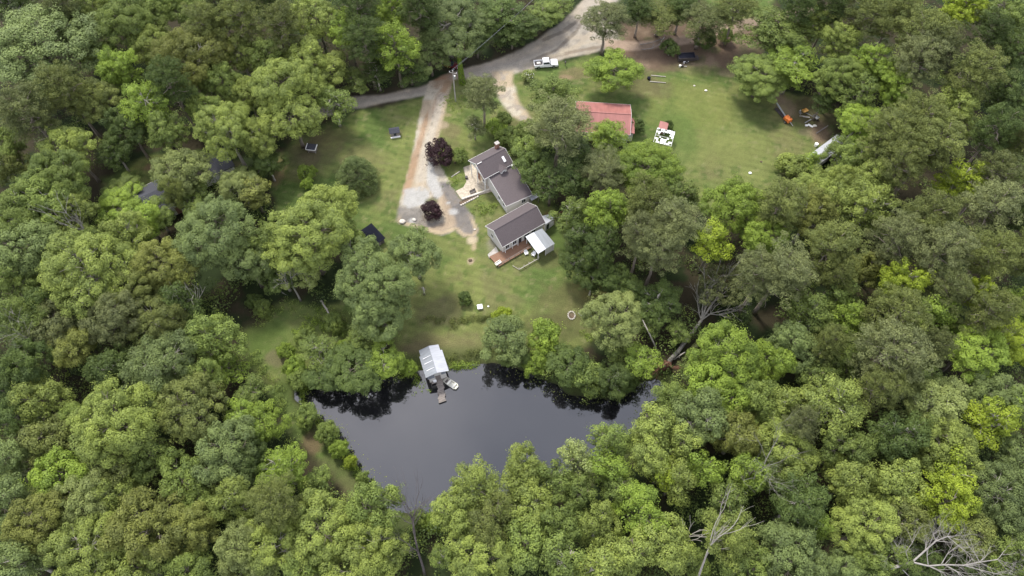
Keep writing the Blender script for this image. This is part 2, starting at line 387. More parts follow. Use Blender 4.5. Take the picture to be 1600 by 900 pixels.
road = mixc(road, C(.33, .19, .115), spot(690, 127, 4.2, 3.6) * .85)
CO = mixc(CO, road, ss(d_road, -.5, .6))
tr_ = mixc(np.zeros_like(CO) + C(.34, .255, .195), C(.22, .165, .125), ss(n2, .4, .6))
CO = mixc(CO, tr_, ss(d_track, -.6, .5) * .9)
sand = np.zeros_like(CO) + C(.40, .325, .235)
sand = mixc(sand, C(.47, .43, .36), ss(n2, .45, .62) * .8)
sand = mixc(sand, C(.33, .21, .13), along([(700, 128), (666, 190), (648, 250), (634, 300)], .8, .5) * .75)
sand = mixc(sand, C(.46, .42, .37), along([(690, 150), (672, 215), (656, 280)], 1.0, .5) * .7)
sand = mixc(sand, C(.30, .20, .13), spot(690, 128, 4, 3) * .7)
asph = np.zeros_like(CO) + C(.205, .185, .172); asph = mixc(asph, C(.150, .140, .138), ss(n2, .42, .6)); asph = mixc(asph, C(.28, .255, .23), ss(n3, .55, .75) * .4)
grav = np.zeros_like(CO) + C(.43, .425, .42); grav = mixc(grav, C(.31, .31, .31), ss(n4, .55, .8) * .5)
dr = sand
A_asph = np.maximum(ss(sdf(GX, GY, gp([(688, 286), (700, 286), (725, 315), (750, 350), (750, 372), (715, 366), (698, 335)])), -1, .4),
                    ss(sdf(GX, GY, gp([(612, 322), (660, 325), (665, 345), (700, 348), (700, 372), (612, 362)])), -1.0, .6) * .85)
dr = mixc(dr, asph, A_asph)
dr = mixc(dr, C(.40, .31, .22), along([(682, 300), (698, 330), (705, 350), (675, 362)], 1.1, .5) * .75)
A_grav = np.maximum(ss(sdf(GX, GY, gp([(632, 296), (660, 290), (672, 300), (668, 318), (640, 326), (630, 320)])) + wob2, -.3, .4),
                    ss(sdf(GX, GY, gp([(664, 250), (676, 245), (682, 275), (694, 304), (680, 314), (668, 290)])) + wob2, -.3, .4))
dr = mixc(dr, grav, A_grav * .9)
for px, py, r_ in [(707, 331, 1.2), (644, 345, .9), (700, 317, .5)]: dr = mixc(dr, grav, spot(px, py, r_, r_ * .8) * .9)
dr = mixc(dr, C(.095, .105, .04), spot(674, 316, 1.7, 1.5) * .85); dr = mixc(dr, C(.12, .10, .055), spot(676, 338, 2.0, 1.3) * .6)
dr = mixc(dr, C(.45, .36, .24), (1 - ss(np.abs(sdf(GX, GY, DRIVE) - .5), .15, .6)) * (1 - ss(GY, 84, 87)) * .8)
for o_ in (-4.5, 4.5):
    dr = mixc(dr, C(.47, .41, .33), along([(684 + o_, 145), (672 + o_, 200), (660 + o_, 262), (655 + o_, 296)], .35, .5) * .6)
dr = mixc(dr, C(.20, .165, .125), ss(n5, .74, .95) * .5 * (1 - A_grav * .6))
CO = mixc(CO, dr * .9, ss(d_drive, -.25, .35))
CO = mixc(CO, mixc(sand, C(.30, .26, .22), ss(n3, .5, .7)), ss(d_drive2, -.7, .5))
CO *= (1 + .16 * (n4 - .5) + .22 * (n3 - .5))[..., None]
CO *= .84; CO[..., 2] *= .96
CO = np.clip(CO, 0.004, 1)

gm, gn, gpz, go = newmat('land')
ga = gn.nodes.new('ShaderNodeAttribute'); ga.attribute_name = 'Col'
gt = gn.nodes.new('ShaderNodeTexCoord'); gz = gn.nodes.new('ShaderNodeTexNoise'); gz.inputs['Scale'].default_value = 4.5; gz.inputs['Detail'].default_value = 6; gz.inputs['Roughness'].default_value = .7
gr_ = gn.nodes.new('ShaderNodeMapRange'); gr_.inputs[1].default_value = .3; gr_.inputs[2].default_value = .7; gr_.inputs[3].default_value = .66; gr_.inputs[4].default_value = 1.34
gmul = gn.nodes.new('ShaderNodeVectorMath'); gmul.operation = 'SCALE'
gn.links.new(gt.outputs['Object'], gz.inputs['Vector']); gn.links.new(gz.outputs['Fac'], gr_.inputs[0])
gn.links.new(ga.outputs['Color'], gmul.inputs[0]); gn.links.new(gr_.outputs[0], gmul.inputs['Scale']); gn.links.new(gmul.outputs[0], gpz.inputs['Base Color'])
gb = gn.nodes.new('ShaderNodeBump'); gb.inputs['Strength'].default_value = .5; gb.inputs['Distance'].default_value = .12
gn.links.new(gz.outputs['Fac'], gb.inputs['Height']); gn.links.new(gb.outputs[0], gpz.inputs['Normal'])
gpz.inputs['Roughness'].default_value = .95; gpz.inputs['Specular IOR Level'].default_value = .15

V = np.stack([GX, GY, GZ], -1).reshape(-1, 3); CC = np.concatenate([CO, np.ones(GX.shape + (1,))], -1).reshape(-1, 4)
nx, ny = GX.shape
I = np.arange(nx * ny).reshape(nx, ny)
Q = np.stack([I[:-1, :-1], I[1:, :-1], I[1:, 1:], I[:-1, 1:]], -1).reshape(-1, 4)
def fc(a): return ((a[:-1, :-1] + a[1:, :-1] + a[1:, 1:] + a[:-1, 1:]) / 4).reshape(-1)
cls = np.zeros(len(Q), int)
cls[fc(d_lawn) > 0] = 1
cls[fc(d_track) > 0] = 4; cls[fc(d_road) > 0] = 2; cls[(fc(d_drive) > 0) | (fc(d_drive2) > 0)] = 3
cls[fc(d_pond) > -1.2] = 5
for k, nm in enumerate(['ground', 'lawn', 'road', 'driveway', 'track', 'pond_bed']):
    f = Q[cls == k]; used, inv = np.unique(f, return_inverse=True); inv = inv.reshape(f.shape)
    VV = V[used]; CCk = CC[used]
    if k == 0:      # same sheet carries on to the horizon
        m = 2500.; b = len(VV)
        ring = [(-m, -m), (m, -m), (m, m), (-m, m)]; inn = [(NX0, NY0), (xs[-1], NY0), (xs[-1], ys[-1]), (NX0, ys[-1])]
        VV = np.vstack([VV, [(p[0], p[1], -.02) for p in inn], [(p[0], p[1], -.02) for p in ring]])
        CCk = np.vstack([CCk, [(.05, .06, .025, 1)] * 8])
        inv = np.vstack([inv, [(b + i, b + 4 + i, b + 4 + (i + 1) % 4, b + (i + 1) % 4) for i in range(4)]])
    o = link(nm, np_mesh(nm, VV, inv, [gm], colr=CCk, smooth=True)); tag(o, kind='structure')

# water
wm, wn, wp, wo_ = newmat('pond_water')
wp.inputs['Base Color'].default_value = (.010, .010, .011, 1); wp.inputs['Roughness'].default_value = .04
wp.inputs['IOR'].default_value = 1.7; wp.inputs['Specular IOR Level'].default_value = .75
wt = wn.nodes.new('ShaderNodeTexCoord'); wz = wn.nodes.new('ShaderNodeTexNoise'); wz.inputs['Scale'].default_value = 1.2; wz.inputs['Detail'].default_value = 3
wb = wn.nodes.new('ShaderNodeBump'); wb.inputs['Strength'].default_value = .06; wb.inputs['Distance'].default_value = .05
wn.links.new(wt.outputs['Object'], wz.inputs['Vector']); wn.links.new(wz.outputs['Fac'], wb.inputs['Height']); wn.links.new(wb.outputs[0], wp.inputs['Normal'])
px_ = [p.x for p in POND]; py_ = [p.y for p in POND]
o = MB().poly([(min(px_) - 2, min(py_) - 2, WATER_Z), (max(px_) + 2, min(py_) - 2, WATER_Z), (max(px_) + 2, max(py_) + 2, WATER_Z), (min(px_) - 2, max(py_) + 2, WATER_Z)], [(0, 1, 2, 3)]).build('pond_water', wm)
tag(o, kind='structure')

def inside(poly, x, y):
    c = False; n = len(poly)
    for i in range(n):
        a, b = poly[i], poly[(i + 1) % n]
        if (a[1] > y) != (b[1] > y) and x < (b[0] - a[0]) * (y - a[1]) / (b[1] - a[1]) + a[0]: c = not c
    return c

# ------------------------------------------------------------------ houses
def window(parent, x, y, z, w, h, nrm, mul=False):
    """frame part with its glass and sill, on a wall whose outward normal is nrm ('x+','x-','y+','y-')"""
    ax, sg = nrm[0], (1 if nrm[1] == '+' else -1)
    def bx(mb, a0, a1, z0, z1, d0, d1):
        if ax == 'y': mb.box(a0, a1, min(y + sg * d0, y + sg * d1), max(y + sg * d0, y + sg * d1), z0, z1)
        else: mb.box(min(x + sg * d0, x + sg * d1), max(x + sg * d0, x + sg * d1), a0, a1, z0, z1)
    c = x if ax == 'y' else y
    f = MB(); t = .07
    bx(f, c - w / 2 - t, c + w / 2 + t, z + h, z + h + t, .004, .05); bx(f, c - w / 2 - t, c + w / 2 + t, z - t, z, .004, .05)
    bx(f, c - w / 2 - t, c - w / 2, z, z + h, .004, .05); bx(f, c + w / 2, c + w / 2 + t, z, z + h, .004, .05)
    bx(f, c - .02, c + .02, z, z + h, .02, .045)
    fo = f.build('window', M['trim'], parent)
    g = MB(); bx(g, c - w / 2, c + w / 2, z, z + h, .003, .015); g.build('pane', M['glass'], fo)
    s = MB(); bx(s, c - w / 2 - .1, c + w / 2 + .1, z - t - .05, z - t, .004, .11); s.build('sill', M['trim'], fo)
def door(parent, x, y, w, h, nrm, mat, z0=0.0):
    ax, sg = nrm[0], (1 if nrm[1] == '+' else -1); c = x if ax == 'y' else y
    def bx(mb, a0, a1, z0, z1, d0, d1):
        if ax == 'y': mb.box(a0, a1, min(y + sg * d0, y + sg * d1), max(y + sg * d0, y + sg * d1), z0, z1)
        else: mb.box(min(x + sg * d0, x + sg * d1), max(x + sg * d0, x + sg * d1), a0, a1, z0, z1)
    d = MB(); bx(d, c - w / 2, c + w / 2, z0 + .02, z0 + h, .004, .05); do = d.build('door', mat, parent)
    k = MB(); bx(k, c + w * .34, c + w * .40, z0 + 1.0, z0 + 1.08, .05, .10); k.build('handle', M['rim'], do)
def gable_walls(L, W, eave, ridge, z0=0.0):
    a, b = L / 2, W / 2
    P = [(-a, -b, z0), (a, -b, z0), (a, b, z0), (-a, b, z0), (-a, -b, eave), (a, -b, eave), (a, b, eave), (-a, b, eave), (-a, 0, ridge), (a, 0, ridge)]
    return MB().poly(P, [(0, 1, 5, 4), (2, 3, 7, 6), (1, 2, 6, 9, 5), (3, 0, 4, 8, 7), (0, 3, 2, 1)])
def gable_roof(L, W, eave, ridge, ov=.3, th=.14, ovx=None, y0=None, y1=None):
    a = L / 2 + (ov if ovx is None else ovx); b = W / 2
    sl = (ridge - eave) / b; bo = b + ov; ze = eave - sl * ov + .05; zr = ridge + .05
    pr = [(-bo, ze), (0, zr), (bo, ze), (bo, ze + th), (0, zr + th), (-bo, ze + th)]
    P = [(-a, p[0], p[1]) for p in pr] + [(a, p[0], p[1]) for p in pr]
    F = [(0, 6, 7, 1), (1, 7, 8, 2), (2, 8, 9, 3), (3, 9, 10, 4), (4, 10, 11, 5), (5, 11, 6, 0), (0, 1, 4, 5), (1, 2, 3, 4), (6, 11, 10, 7), (7, 10, 9, 8)]
    return MB().poly(P, F)
def fascia(parent, L, W, eave, ridge, ov=.3, th=.14, mat=None):
    a = L / 2 + ov; b = W / 2; sl = (ridge - eave) / b; bo = b + ov; ze = eave - sl * ov + .05; zr = ridge + .05
    m = MB()
    m.box(-a, a, -bo - .04, -bo - .003, ze - .06, ze + th - .01); m.box(-a, a, bo + .003, bo + .04, ze - .06, ze + th - .01)
    for s in (-1, 1):
        x0, x1 = (a + .003, a + .045) if s > 0 else (-a - .045, -a - .003)
        for t in (-1, 1):
            y0, y1 = t * (bo + .04), 0
            q = [(x0, y0, ze + th + .004), (x1, y0, ze + th + .004), (x1, y1, zr + th + .004), (x0, y1, zr + th + .004)]
            if t > 0: q = q[::-1]
            m.slab(q, .22)
    return m.build('fascia', mat or M['trim'], parent)

A35 = R(34.6)
def local(root, p):
    """land point -> coordinates of a turned house"""
    d = Vector((p.x - root.location.x, p.y - root.location.y, p.z)); c, s_ = math.cos(-root.rotation_euler.z), math.sin(-root.rotation_euler.z)
    return Vector((d.x * c - d.y * s_, d.x * s_ + d.y * c, p.z))

# south house
h3 = empty('house', (.68, 81.55, 0), A35, 'long low house with brown shingle gable roof beside the wooden deck', 'house', None)
L3, W3 = 10.1, 5.7
w = gable_walls(L3, W3, 2.95, 4.9).build('wall', M['whitewall'], h3)
r3 = gable_roof(L3, W3, 2.95, 4.9).build('roof', M['shingle'], h3)
MB().box(-5.3, 5.3, -.09, .09, 5.085, 5.13).build('ridge_cap', M['shingle'], r3)
fascia(h3, L3, W3, 2.95, 4.9)
for x in (-4.0, -2.2, 2.6): window(h3, x, -W3 / 2, 1.0, .9, 1.2, 'y-')
door(h3, -.9, -W3 / 2, .9, 2.05, 'y-', M['glass'], .35); door(h3, .9, -W3 / 2, 1.2, 2.05, 'y-', M['glass'], .35)
window(h3, -L3 / 2, 1.0, 1.2, .8, 1.1, 'x-'); window(h3, -L3 / 2, 0, 3.4, .5, .5, 'x-'); window(h3, -1, W3 / 2, 1.0, .9, 1.1, 'y+'); window(h3, 2, W3 / 2, 1.0, .9, 1.1, 'y+')
for x in (-4.7, -2.95, -1.55): MB().box(x - .06, x + .06, -W3 / 2 - .42, -W3 / 2 - .32, .42, 2.75).build('porch_post', M['trim'], h3)

# middle house, single gentle slope
h2 = empty('house', (-.75, 91.75, 0), R(29), 'middle house with one plain brown shingle slope between two gabled houses', 'house')
a2, b2 = 2.9, 4.45; zN, zS = 4.5, 3.0
MB().poly([(-a2, -b2, 0), (a2, -b2, 0), (a2, b2, 0), (-a2, b2, 0), (-a2, -b2, zS), (a2, -b2, zS), (a2, b2, zN), (-a2, b2, zN)],
          [(0, 3, 2, 1), (0, 1, 5, 4), (1, 2, 6, 5), (2, 3, 7, 6), (3, 0, 4, 7), (4, 5, 6, 7)]).build('wall', M['whitewall'], h2)
q = [(-a2 - .3, -b2 - .3, zS + .1), (a2 + .3, -b2 - .3, zS + .1), (a2 + .3, b2, zN + .19), (-a2 - .3, b2, zN + .19)]
MB().slab(q, .14).build('roof', M['shingle'], h2)
m = MB(); m.slab([(-a2 - .345, -b2 - .3, zS + .11), (-a2 - .303, -b2 - .3, zS + .11), (-a2 - .303, b2, zN + .2), (-a2 - .345, b2, zN + .2)], .22)
m.slab([(a2 + .303, -b2 - .3, zS + .11), (a2 + .345, -b2 - .3, zS + .11), (a2 + .345, b2, zN + .2), (a2 + .303, b2, zN + .2)], .22)
m.box(-a2 - .3, a2 + .3, -b2 - .345, -b2 - .303, zS - .1, zS + .09); m.build('fascia', M['trim'], h2)
window(h2, 1.2, -b2, 1.3, .9, 1.0, 'y-')
for y in (-3.2, -1.2): window(h2, -a2, y, 1.1, .7, 1.2, 'x-')
MB().box(a2 - .5, a2 - .1, b2 - 1.6, b2 - 1.2, 4.0, 4.9).build('chimney', M['trim'], h2)

# north house, two storeys with a porch under its west end
h1 = empty('house', (-4.55, 96.45, 0), A35, 'two-storey house with brick chimney and dormer beside the pale stone patio', 'house')
L1, W1 = 6.9, 5.6; E1, T1 = 4.9, 6.6
m = gable_walls(L1 - 1.7, W1, E1, T1); m.v = [(x + .85, y, z) for x, y, z in m.v]; m.build('wall', M['whitewall'], h1)
rf = gable_roof(L1, W1, E1, T1, .3).build('roof', M['shingle'], h1)
fascia(h1, L1, W1, E1, T1)
MB().box(-3.7, 3.7, -.09, .09, T1 + .185, T1 + .23).build('ridge_cap', M['shingle'], rf)
MB().box(-3.6, -2.4, -.28, -.16, T1 + .12, T1 + .19).build('ridge_vent', M['trim'], rf)
MB().slab([(2.0, -2.2, 5.66), (2.55, -2.2, 5.66), (2.55, -1.15, 6.3), (2.0, -1.15, 6.3)], .12).build('skylight', M['white'], rf)
ch = MB().box(2.5, 3.3, 1.5, 2.2, 0, 7.3).build('chimney', M['brick'], h1); MB().box(2.42, 3.38, 1.42, 2.28, 7.3, 7.42).build('chimney_cap', M['concrete'], ch)
for y in (-2.7, 0.2, 2.7): MB().box(-3.45, -3.3, y - .07, y + .07, 0.1, E1 + (.0 if abs(y) > 1 else 1.3)).build('porch_post', M['trim'], h1)
MB().box(-3.45, -3.3, -2.65, 2.65, E1 - .35, E1 - .05).build('porch_beam', M['trim'], h1)
door(h1, -2.6, .8, 1.0, 2.1, 'x-', M['brick'], .1); window(h1, -2.6, -1.2, 1.1, 1.1, 1.2, 'x-'); window(h1, -2.6, 0, 3.6, 1.0, 1.1, 'x-')
window(h1, -1.3, -W1 / 2, 1.1, 1.0, 1.2, 'y-'); window(h1, 0, W1 / 2, 1.2, 1, 1.2, 'y+'); window(h1, 1.5, W1 / 2, 3.4, 1, 1.1, 'y+')
dm = MB()
dm.poly([(.2, -3.6, 3.6), (1.7, -3.6, 3.6), (1.7, -1.6, 3.6), (.2, -1.6, 3.6), (.2, -3.6, 5.0), (1.7, -3.6, 5.0), (1.7, -1.6, 5.0), (.2, -1.6, 5.0), (.95, -3.6, 5.45), (.95, -1.6, 5.45)],
        [(0, 1, 5, 8, 4), (1, 2, 6, 5), (3, 0, 4, 7), (2, 3, 7, 9, 6), (0, 3, 2, 1)])
do = dm.build('dormer', M['trim'], h1)
MB().slab([(.05, -3.75, 4.95), (.95, -3.75, 5.5), (.95, -1.4, 5.5), (.05, -1.4, 4.95)], -.08).slab([(.95, -3.75, 5.5), (1.85, -3.75, 4.95), (1.85, -1.4, 4.95), (.95, -1.4, 5.5)], -.08).build('dormer_roof', M['shingle'], do)
window(do, .95, -3.6, 4.1, .6, .6, 'y-')

# patio
pat = gp([(724, 262), (738, 257), (750, 262), (765, 285), (774, 298), (722, 313), (712, 299), (724, 293), (729, 284), (727, 275)])[::-1]
o = MB().prism([(p.x, p.y) for p in pat][::-1][::-1], -.1, .10); o = o.build('patio', M['patio']); tag(o, kind='structure')
# ramp-like walkway wall south of the patio
a, b = at(722, 313), at(768, 297)
d = (b - a).normalized(); n_ = Vector((-d.y, d.x, 0))
m = MB().slab([a - n_ * .1 + Vector((0, 0, .5)), b - n_ * .1 + Vector((0, 0, .5)), b - n_ * -.25 + Vector((0, 0, .5)), a + n_ * .25 + Vector((0, 0, .5))], .5)
tag(m.build('garden_wall', M['stone']), 'low pale stone garden wall along the south edge of the patio', 'wall')

# deck
dk = empty('deck', at(797, 394), 0, 'reddish brown wooden deck along the south side of the long low house', 'deck')
P0 = at(797, 394)
D = [at(764.5, 401, .42), at(779, 416.5, .42), at(830, 386.5, .42), at(820.5, 372.5, .42)]
D = [p - P0 for p in D]
MB().slab(D, .14).build('deck_floor', M['deck'], dk)
def lerp(a, b, t): return a + (b - a) * t
m = MB()
for k in range(1, 22):
    a, b = lerp(D[0], D[3], k / 22), lerp(D[1], D[2], k / 22)
    m.slab([a + Vector((0, -.012, .006)), b + Vector((0, -.012, .006)), b + Vector((.03, .012, .006)), a + Vector((.03, .012, .006))], .004)
m.build('board_gap', M['darkwood'], dk)
rail = MB()
a, b = D[1] + Vector((0, 0, .85)), D[2] + Vector((0, 0, .85))
rail.tube([a, b], .06, 4); rail.tube([a - Vector((0, 0, .45)), b - Vector((0, 0, .45))], .03, 4)
rail.build('handrail', M['greywood'], dk)
for k in range(7):
    p = lerp(D[1], D[2], k / 6); MB().tube([(p.x, p.y, 0), (p.x, p.y, 1.25)], .06, 4).build('rail_post', M['greywood'], dk)
for k in range(3):
    p = lerp(D[0], D[1], k / 2) + Vector((.05, .05, 0)); MB().tube([(p.x, p.y, 0), (p.x, p.y, .28)], .07, 4).build('leg', M['greywood'], dk)
# step slab at the deck's west end
sq = gp([(762, 398), (764.5, 404), (779, 394), (775, 386)])
tag(MB().slab([p + Vector((0, 0, .12)) for p in sq], .2).build('concrete_pad', M['concrete']), 'grey concrete pad between the deck and the long house corner', 'pad')

# metal roofed carport
cp_ = empty('carport', (6.4, 77.9, 0), A35 - R(4), 'carport with two-tone galvanised metal roof beside the deck', 'carport')
def cpl(px, py, z): return local(cp_, at(px, py, z))
cr_ = [cpl(821, 370, 2.9), cpl(847, 357, 2.9), cpl(867, 381, 2.5), cpl(840.5, 397, 2.5)]
mid0, mid1 = lerp(cr_[0], cr_[1], .5), lerp(cr_[3], cr_[2], .48)
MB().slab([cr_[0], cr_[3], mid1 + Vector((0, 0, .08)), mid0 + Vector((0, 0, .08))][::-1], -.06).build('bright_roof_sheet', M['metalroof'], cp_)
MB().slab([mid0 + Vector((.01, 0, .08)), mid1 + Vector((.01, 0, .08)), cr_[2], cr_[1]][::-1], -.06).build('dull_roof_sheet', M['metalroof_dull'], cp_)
for p in (cr_[0], cr_[1], cr_[2], cr_[3], mid1, mid0):
    q = Vector((p.x * .92, p.y * .92, 0)); MB().box(q.x - .06, q.x + .06, q.y - .06, q.y + .06, 0, p.z - .08).build('post', M['trim'], cp_)
a, b = lerp(mid1, cr_[2], .1), lerp(mid1, cr_[2], .95)
MB().poly([(a.x, a.y + .15, .1), (b.x, b.y + .15, .1), (b.x, b.y + .15, 2.3), (a.x, a.y + .15, 2.4)], [(0, 1, 2, 3)]).build('end_panel', M['whitewall'], cp_).modifiers.new('thick', 'SOLIDIFY').thickness = .05
# east lean-to
lt = empty('lean_to', at(857, 346), A35, 'small white lean-to room with pale metal roof at the house end', 'shed')
q = [local(lt, at(*p)) for p in ((846.5, 338, 2.8), (861, 334, 2.5), (867, 341, 2.4), (852, 351, 2.7))]
MB().slab(q[::-1], -.07).build('roof', M['metalroof'], lt)
fl = [Vector((p.x * .93, p.y * .93, 0)) for p in q]
MB().poly([tuple(p) for p in fl] + [(p.x, p.y, t.z - .09) for p, t in zip(fl, q)], [(0, 1, 5, 4), (1, 2, 6, 5), (2, 3, 7, 6), (3, 0, 4, 7), (4, 5, 6, 7)]).build('wall', M['whitewall'], lt)
a, b = fl[3], fl[2]; dd = (b - a).normalized(); nn = Vector((dd.y, -dd.x, 0)) * .03
MB().poly([tuple(lerp(a, b, t) + nn + Vector((0, 0, z))) for t, z in ((.12, .1), (.42, .1), (.42, 2.0), (.12, 2.0))], [(0, 1, 2, 3)]).build('door', M['glass'], lt)
MB().poly([tuple(lerp(a, b, t) + nn + Vector((0, 0, z))) for t, z in ((.6, 1.0), (.85, 1.0), (.85, 1.8), (.6, 1.8))], [(0, 1, 2, 3)]).build('window', M['trim'], lt)
# small pale roof off the NE corner
nr = empty('woodshed', at(834, 318), A35, 'small pale-roofed shelter tucked behind the north-east corner of long house', 'shed')
MB().box(-1.0, 1.0, -.5, .5, 2.2, 2.28).build('roof', M['metalroof'], nr)
for x in (-.9, .9):
    for y in (-.4, .4): MB().box(x - .05, x + .05, y - .05, y + .05, 0, 2.2).build('post', M['greywood'], nr)

# red roofed house
hr = empty('house', (20.6, 111.0, 0), R(-5), 'house with long faded red metal roof at the edge of field', 'house')
LR, WR = 12.2, 8.6
gable_walls(LR - .4, WR, 3.0, 4.5).build('wall', M['whitewall'], hr)
rr = gable_roof(LR - .4, WR, 3.0, 4.5, .35).build('roof', M['redmetal'], hr)
m = MB()
for k in range(25):
    x = -6.0 + k * .5
    for s in (-1, 1):
        m.slab([(x - .02, 0, 4.735), (x + .02, 0, 4.735), (x + .02, s * 4.6, 3.13), (x - .02, s * 4.6, 3.13)][::-s], .05)
m.build('standing_seam', M['redmetal'], rr)
MB().box(-6.2, 6.2, -.12, .12, 4.70, 4.76).build('ridge_cap', M['redmetal'], rr)
fascia(hr, LR - .4, WR, 3.0, 4.5, .35)
for x in (-4, -1, 3.4): window(hr, x, -WR / 2, 1, 1, 1.1, 'y-'); window(hr, x, WR / 2, 1, 1, 1.1, 'y+')
door(hr, 1.2, -WR / 2, .95, 2.05, 'y-', M['brick']); window(hr, LR / 2 - .2, 2.5, 1, 1, 1.1, 'x+')
MB().box(5.905, 7.0, -3.6, .4, 0, 2.5).build('annexe', M['whitewall'], hr)
MB().slab([(6.26, -3.9, 3.0), (7.25, -3.9, 2.75), (7.25, .7, 2.75), (6.26, .7, 3.0)], .08).build('annexe_roof', M['redmetal'], hr)

# half hidden house in the western trees
hw = empty('house', at(262, 318), R(33), 'dark grey roofed house almost hidden under trees on the left', 'house')
gable_walls(15, 8, 3.0, 4.6).build('wall', M['whitewall'], hw); gable_roof(15, 8, 3.0, 4.6, .35).build('roof', M['shingle_dark'], hw); fascia(hw, 15, 8, 3, 4.6, .35)
for x in (-5, -1, 4): window(hw, x, -4, 1, 1.1, 1.1, 'y-'); window(hw, x, 4, 1, 1.1, 1.1, 'y+')
door(hw, 1.5, -4, 1, 2.1, 'y-', M['brick'])
hw2 = empty('garage', at(340, 268), R(33), 'dark roofed garage half hidden between pale oaks on the left', 'garage')
gable_walls(7, 6, 2.6, 3.8).build('wall', M['whitewall'], hw2); gable_roof(7, 6, 2.6, 3.8, .3).build('roof', M['shingle_dark'], hw2)
MB().box(-1.6, 1.6, -3.05, -3.004, .02, 2.2).build('garage_door', M['trim'], hw2)
# black roofed shed
bs = empty('shed', at(584, 374), R(-49), 'low shed with flat black roof poking out from under oak', 'shed')
MB().box(-2.3, 2.1, -1.3, 1.3, 0, 1.3).build('wall', M['darkwood'], bs); MB().slab([(-2.6, -1.6, 1.4), (2.4, -1.6, 1.4), (2.4, 1.6, 1.6), (-2.6, 1.6, 1.6)], .1).build('roof', M['black'], bs)
MB().box(2.105, 2.15, -.4, .4, .05, 1.2).build('door', M['greywood'], bs)
# small dark roofed playhouse on the west lawn
ph = empty('playhouse', at(617.5, 210), R(12), 'tiny dark-roofed playhouse alone on the lawn west of the driveway', 'playhouse')
gable_walls(2.0, 1.5, 1.3, 1.75, .15).build('wall', M['greywood'], ph); gable_roof(2.0, 1.5, 1.3, 1.75, .18, .06).build('roof', M['shingle_dark'], ph)
MB().box(-1.1, 1.1, -1.15, -.76, 0, .15).build('porch_step', M['trim'], ph); MB().box(-.3, .3, -.79, -.753, .16, 1.1).build('door', M['glass'], ph)
# white framed hutch
hu = empty('hutch', at(489, 236), R(-8), 'small hutch with white frame and dark opening near left trees', 'hutch')
MB().box(-.9, .9, -.6, .6, .2, 1.2).build('body', M['greywood'], hu); MB().slab([(-1.05, -.8, 1.25), (1.05, -.8, 1.25), (1.05, .8, 1.5), (-1.05, .8, 1.5)], .07).build('roof', M['shingle_dark'], hu)
m = MB(); m.box(-1.12, 1.12, -.9, -.81, 1.15, 1.32); m.box(1.06, 1.16, -.81, .85, 1.2, 1.5); m.box(-1.16, -1.06, -.81, .85, 1.2, 1.5); m.build('frame', M['trim'], hu)
for x in (-.8, .8):
    for y in (-.5, .5): MB().box(x - .05, x + .05, y - .05, y + .05, 0, .2).build('leg', M['trim'], hu)

# small red shed and broken white greenhouse frame in the field
rs = empty('shed', at(1034, 206), R(-18), 'tiny shed with faded red roof beside the broken white canopy', 'shed')
MB().box(-.8, .8, -.75, .75, 0, 1.9).build('wall', M['whitewall'], rs); MB().slab([(-1.0, -1.0, 1.95), (1.0, -1.0, 1.95), (1.0, 1.0, 2.2), (-1.0, 1.0, 2.2)], .07).build('roof', M['redmetal'], rs)
MB().box(-.3, .3, -.79, -.753, .05, 1.6).build('door', M['brick'], rs)
wc = empty('canopy', at(1035, 224), R(-18), 'white canopy with torn patchy roof sheet near tiny red shed', 'canopy')
m = MB()
for x in (-2.0, 2.0):
    m.tube([(x, -2.2, 2.1), (x, 2.2, 2.1)], .04, 5)
for y in (-2.2, 0, 2.2): m.tube([(-2.0, y, 2.1), (2.0, y, 2.1)], .04, 5)
m.build('frame', M['trim'], wc)
for x in (-2, 2):
    for y in (-2.2, 2.2): MB().tube([(x, y, 0), (x, y, 2.1)], .045, 5).build('leg', M['trim'], wc)
rr_ = random.Random(4); m = MB(); N = 9
for i in range(N):
    for j in range(N):
        cx, cy = -2 + 4 * (i + .5) / N, -2.2 + 4.4 * (j + .5) / N
        hole = (cx - .1) ** 2 + (cy - .3) ** 2 < 1.1 or rr_.random() < .3
        if hole: continue
        hx, hy = 2 / N, 2.2 / N; z = 2.19 + .006 * (i * N + j)* .1 + rr_.uniform(-.02, .03)
        j_ = lambda: rr_.uniform(.45, 1.25)
        m.slab([(cx - hx * j_(), cy - hy * j_(), z), (cx + hx * j_(), cy - hy * j_(), z), (cx + hx * j_(), cy + hy * j_(), z), (cx - hx * j_(), cy + hy * j_(), z)], .02)
m.build('torn_sheet', M['white'], wc)
# pale roofed barns by the eastern edge
for (px, py, L_, W_, ang, lab) in [(1285, 246, 10.5, 2.6, 38.4, 'long narrow shed with pale metal roof under trees at field corner'),
                                   (1322, 252, 5.0, 3.6, 40, 'small pale-roofed outbuilding hidden behind the long narrow shed')]:
    b_ = empty('shed', at(px, py), R(ang), lab, 'shed')
    gable_walls(L_, W_, 2.4, 2.9).build('wall', M['whitewall'], b_); gable_roof(L_, W_, 2.4, 2.9, .25, .08).build('roof', M['metalroof'], b_)
    MB().box(-.6, .6, -W_ / 2 - .05, -W_ / 2 - .004, .02, 2.0).build('door', M['greywood'], b_)

# ------------------------------------------------------------------ boathouse, dock, boat
bh = empty('boathouse', (-14.42, 50.95, WATER_Z), R(-71), 'boathouse with pale grey metal gable roof over the pond edge', 'boathouse')
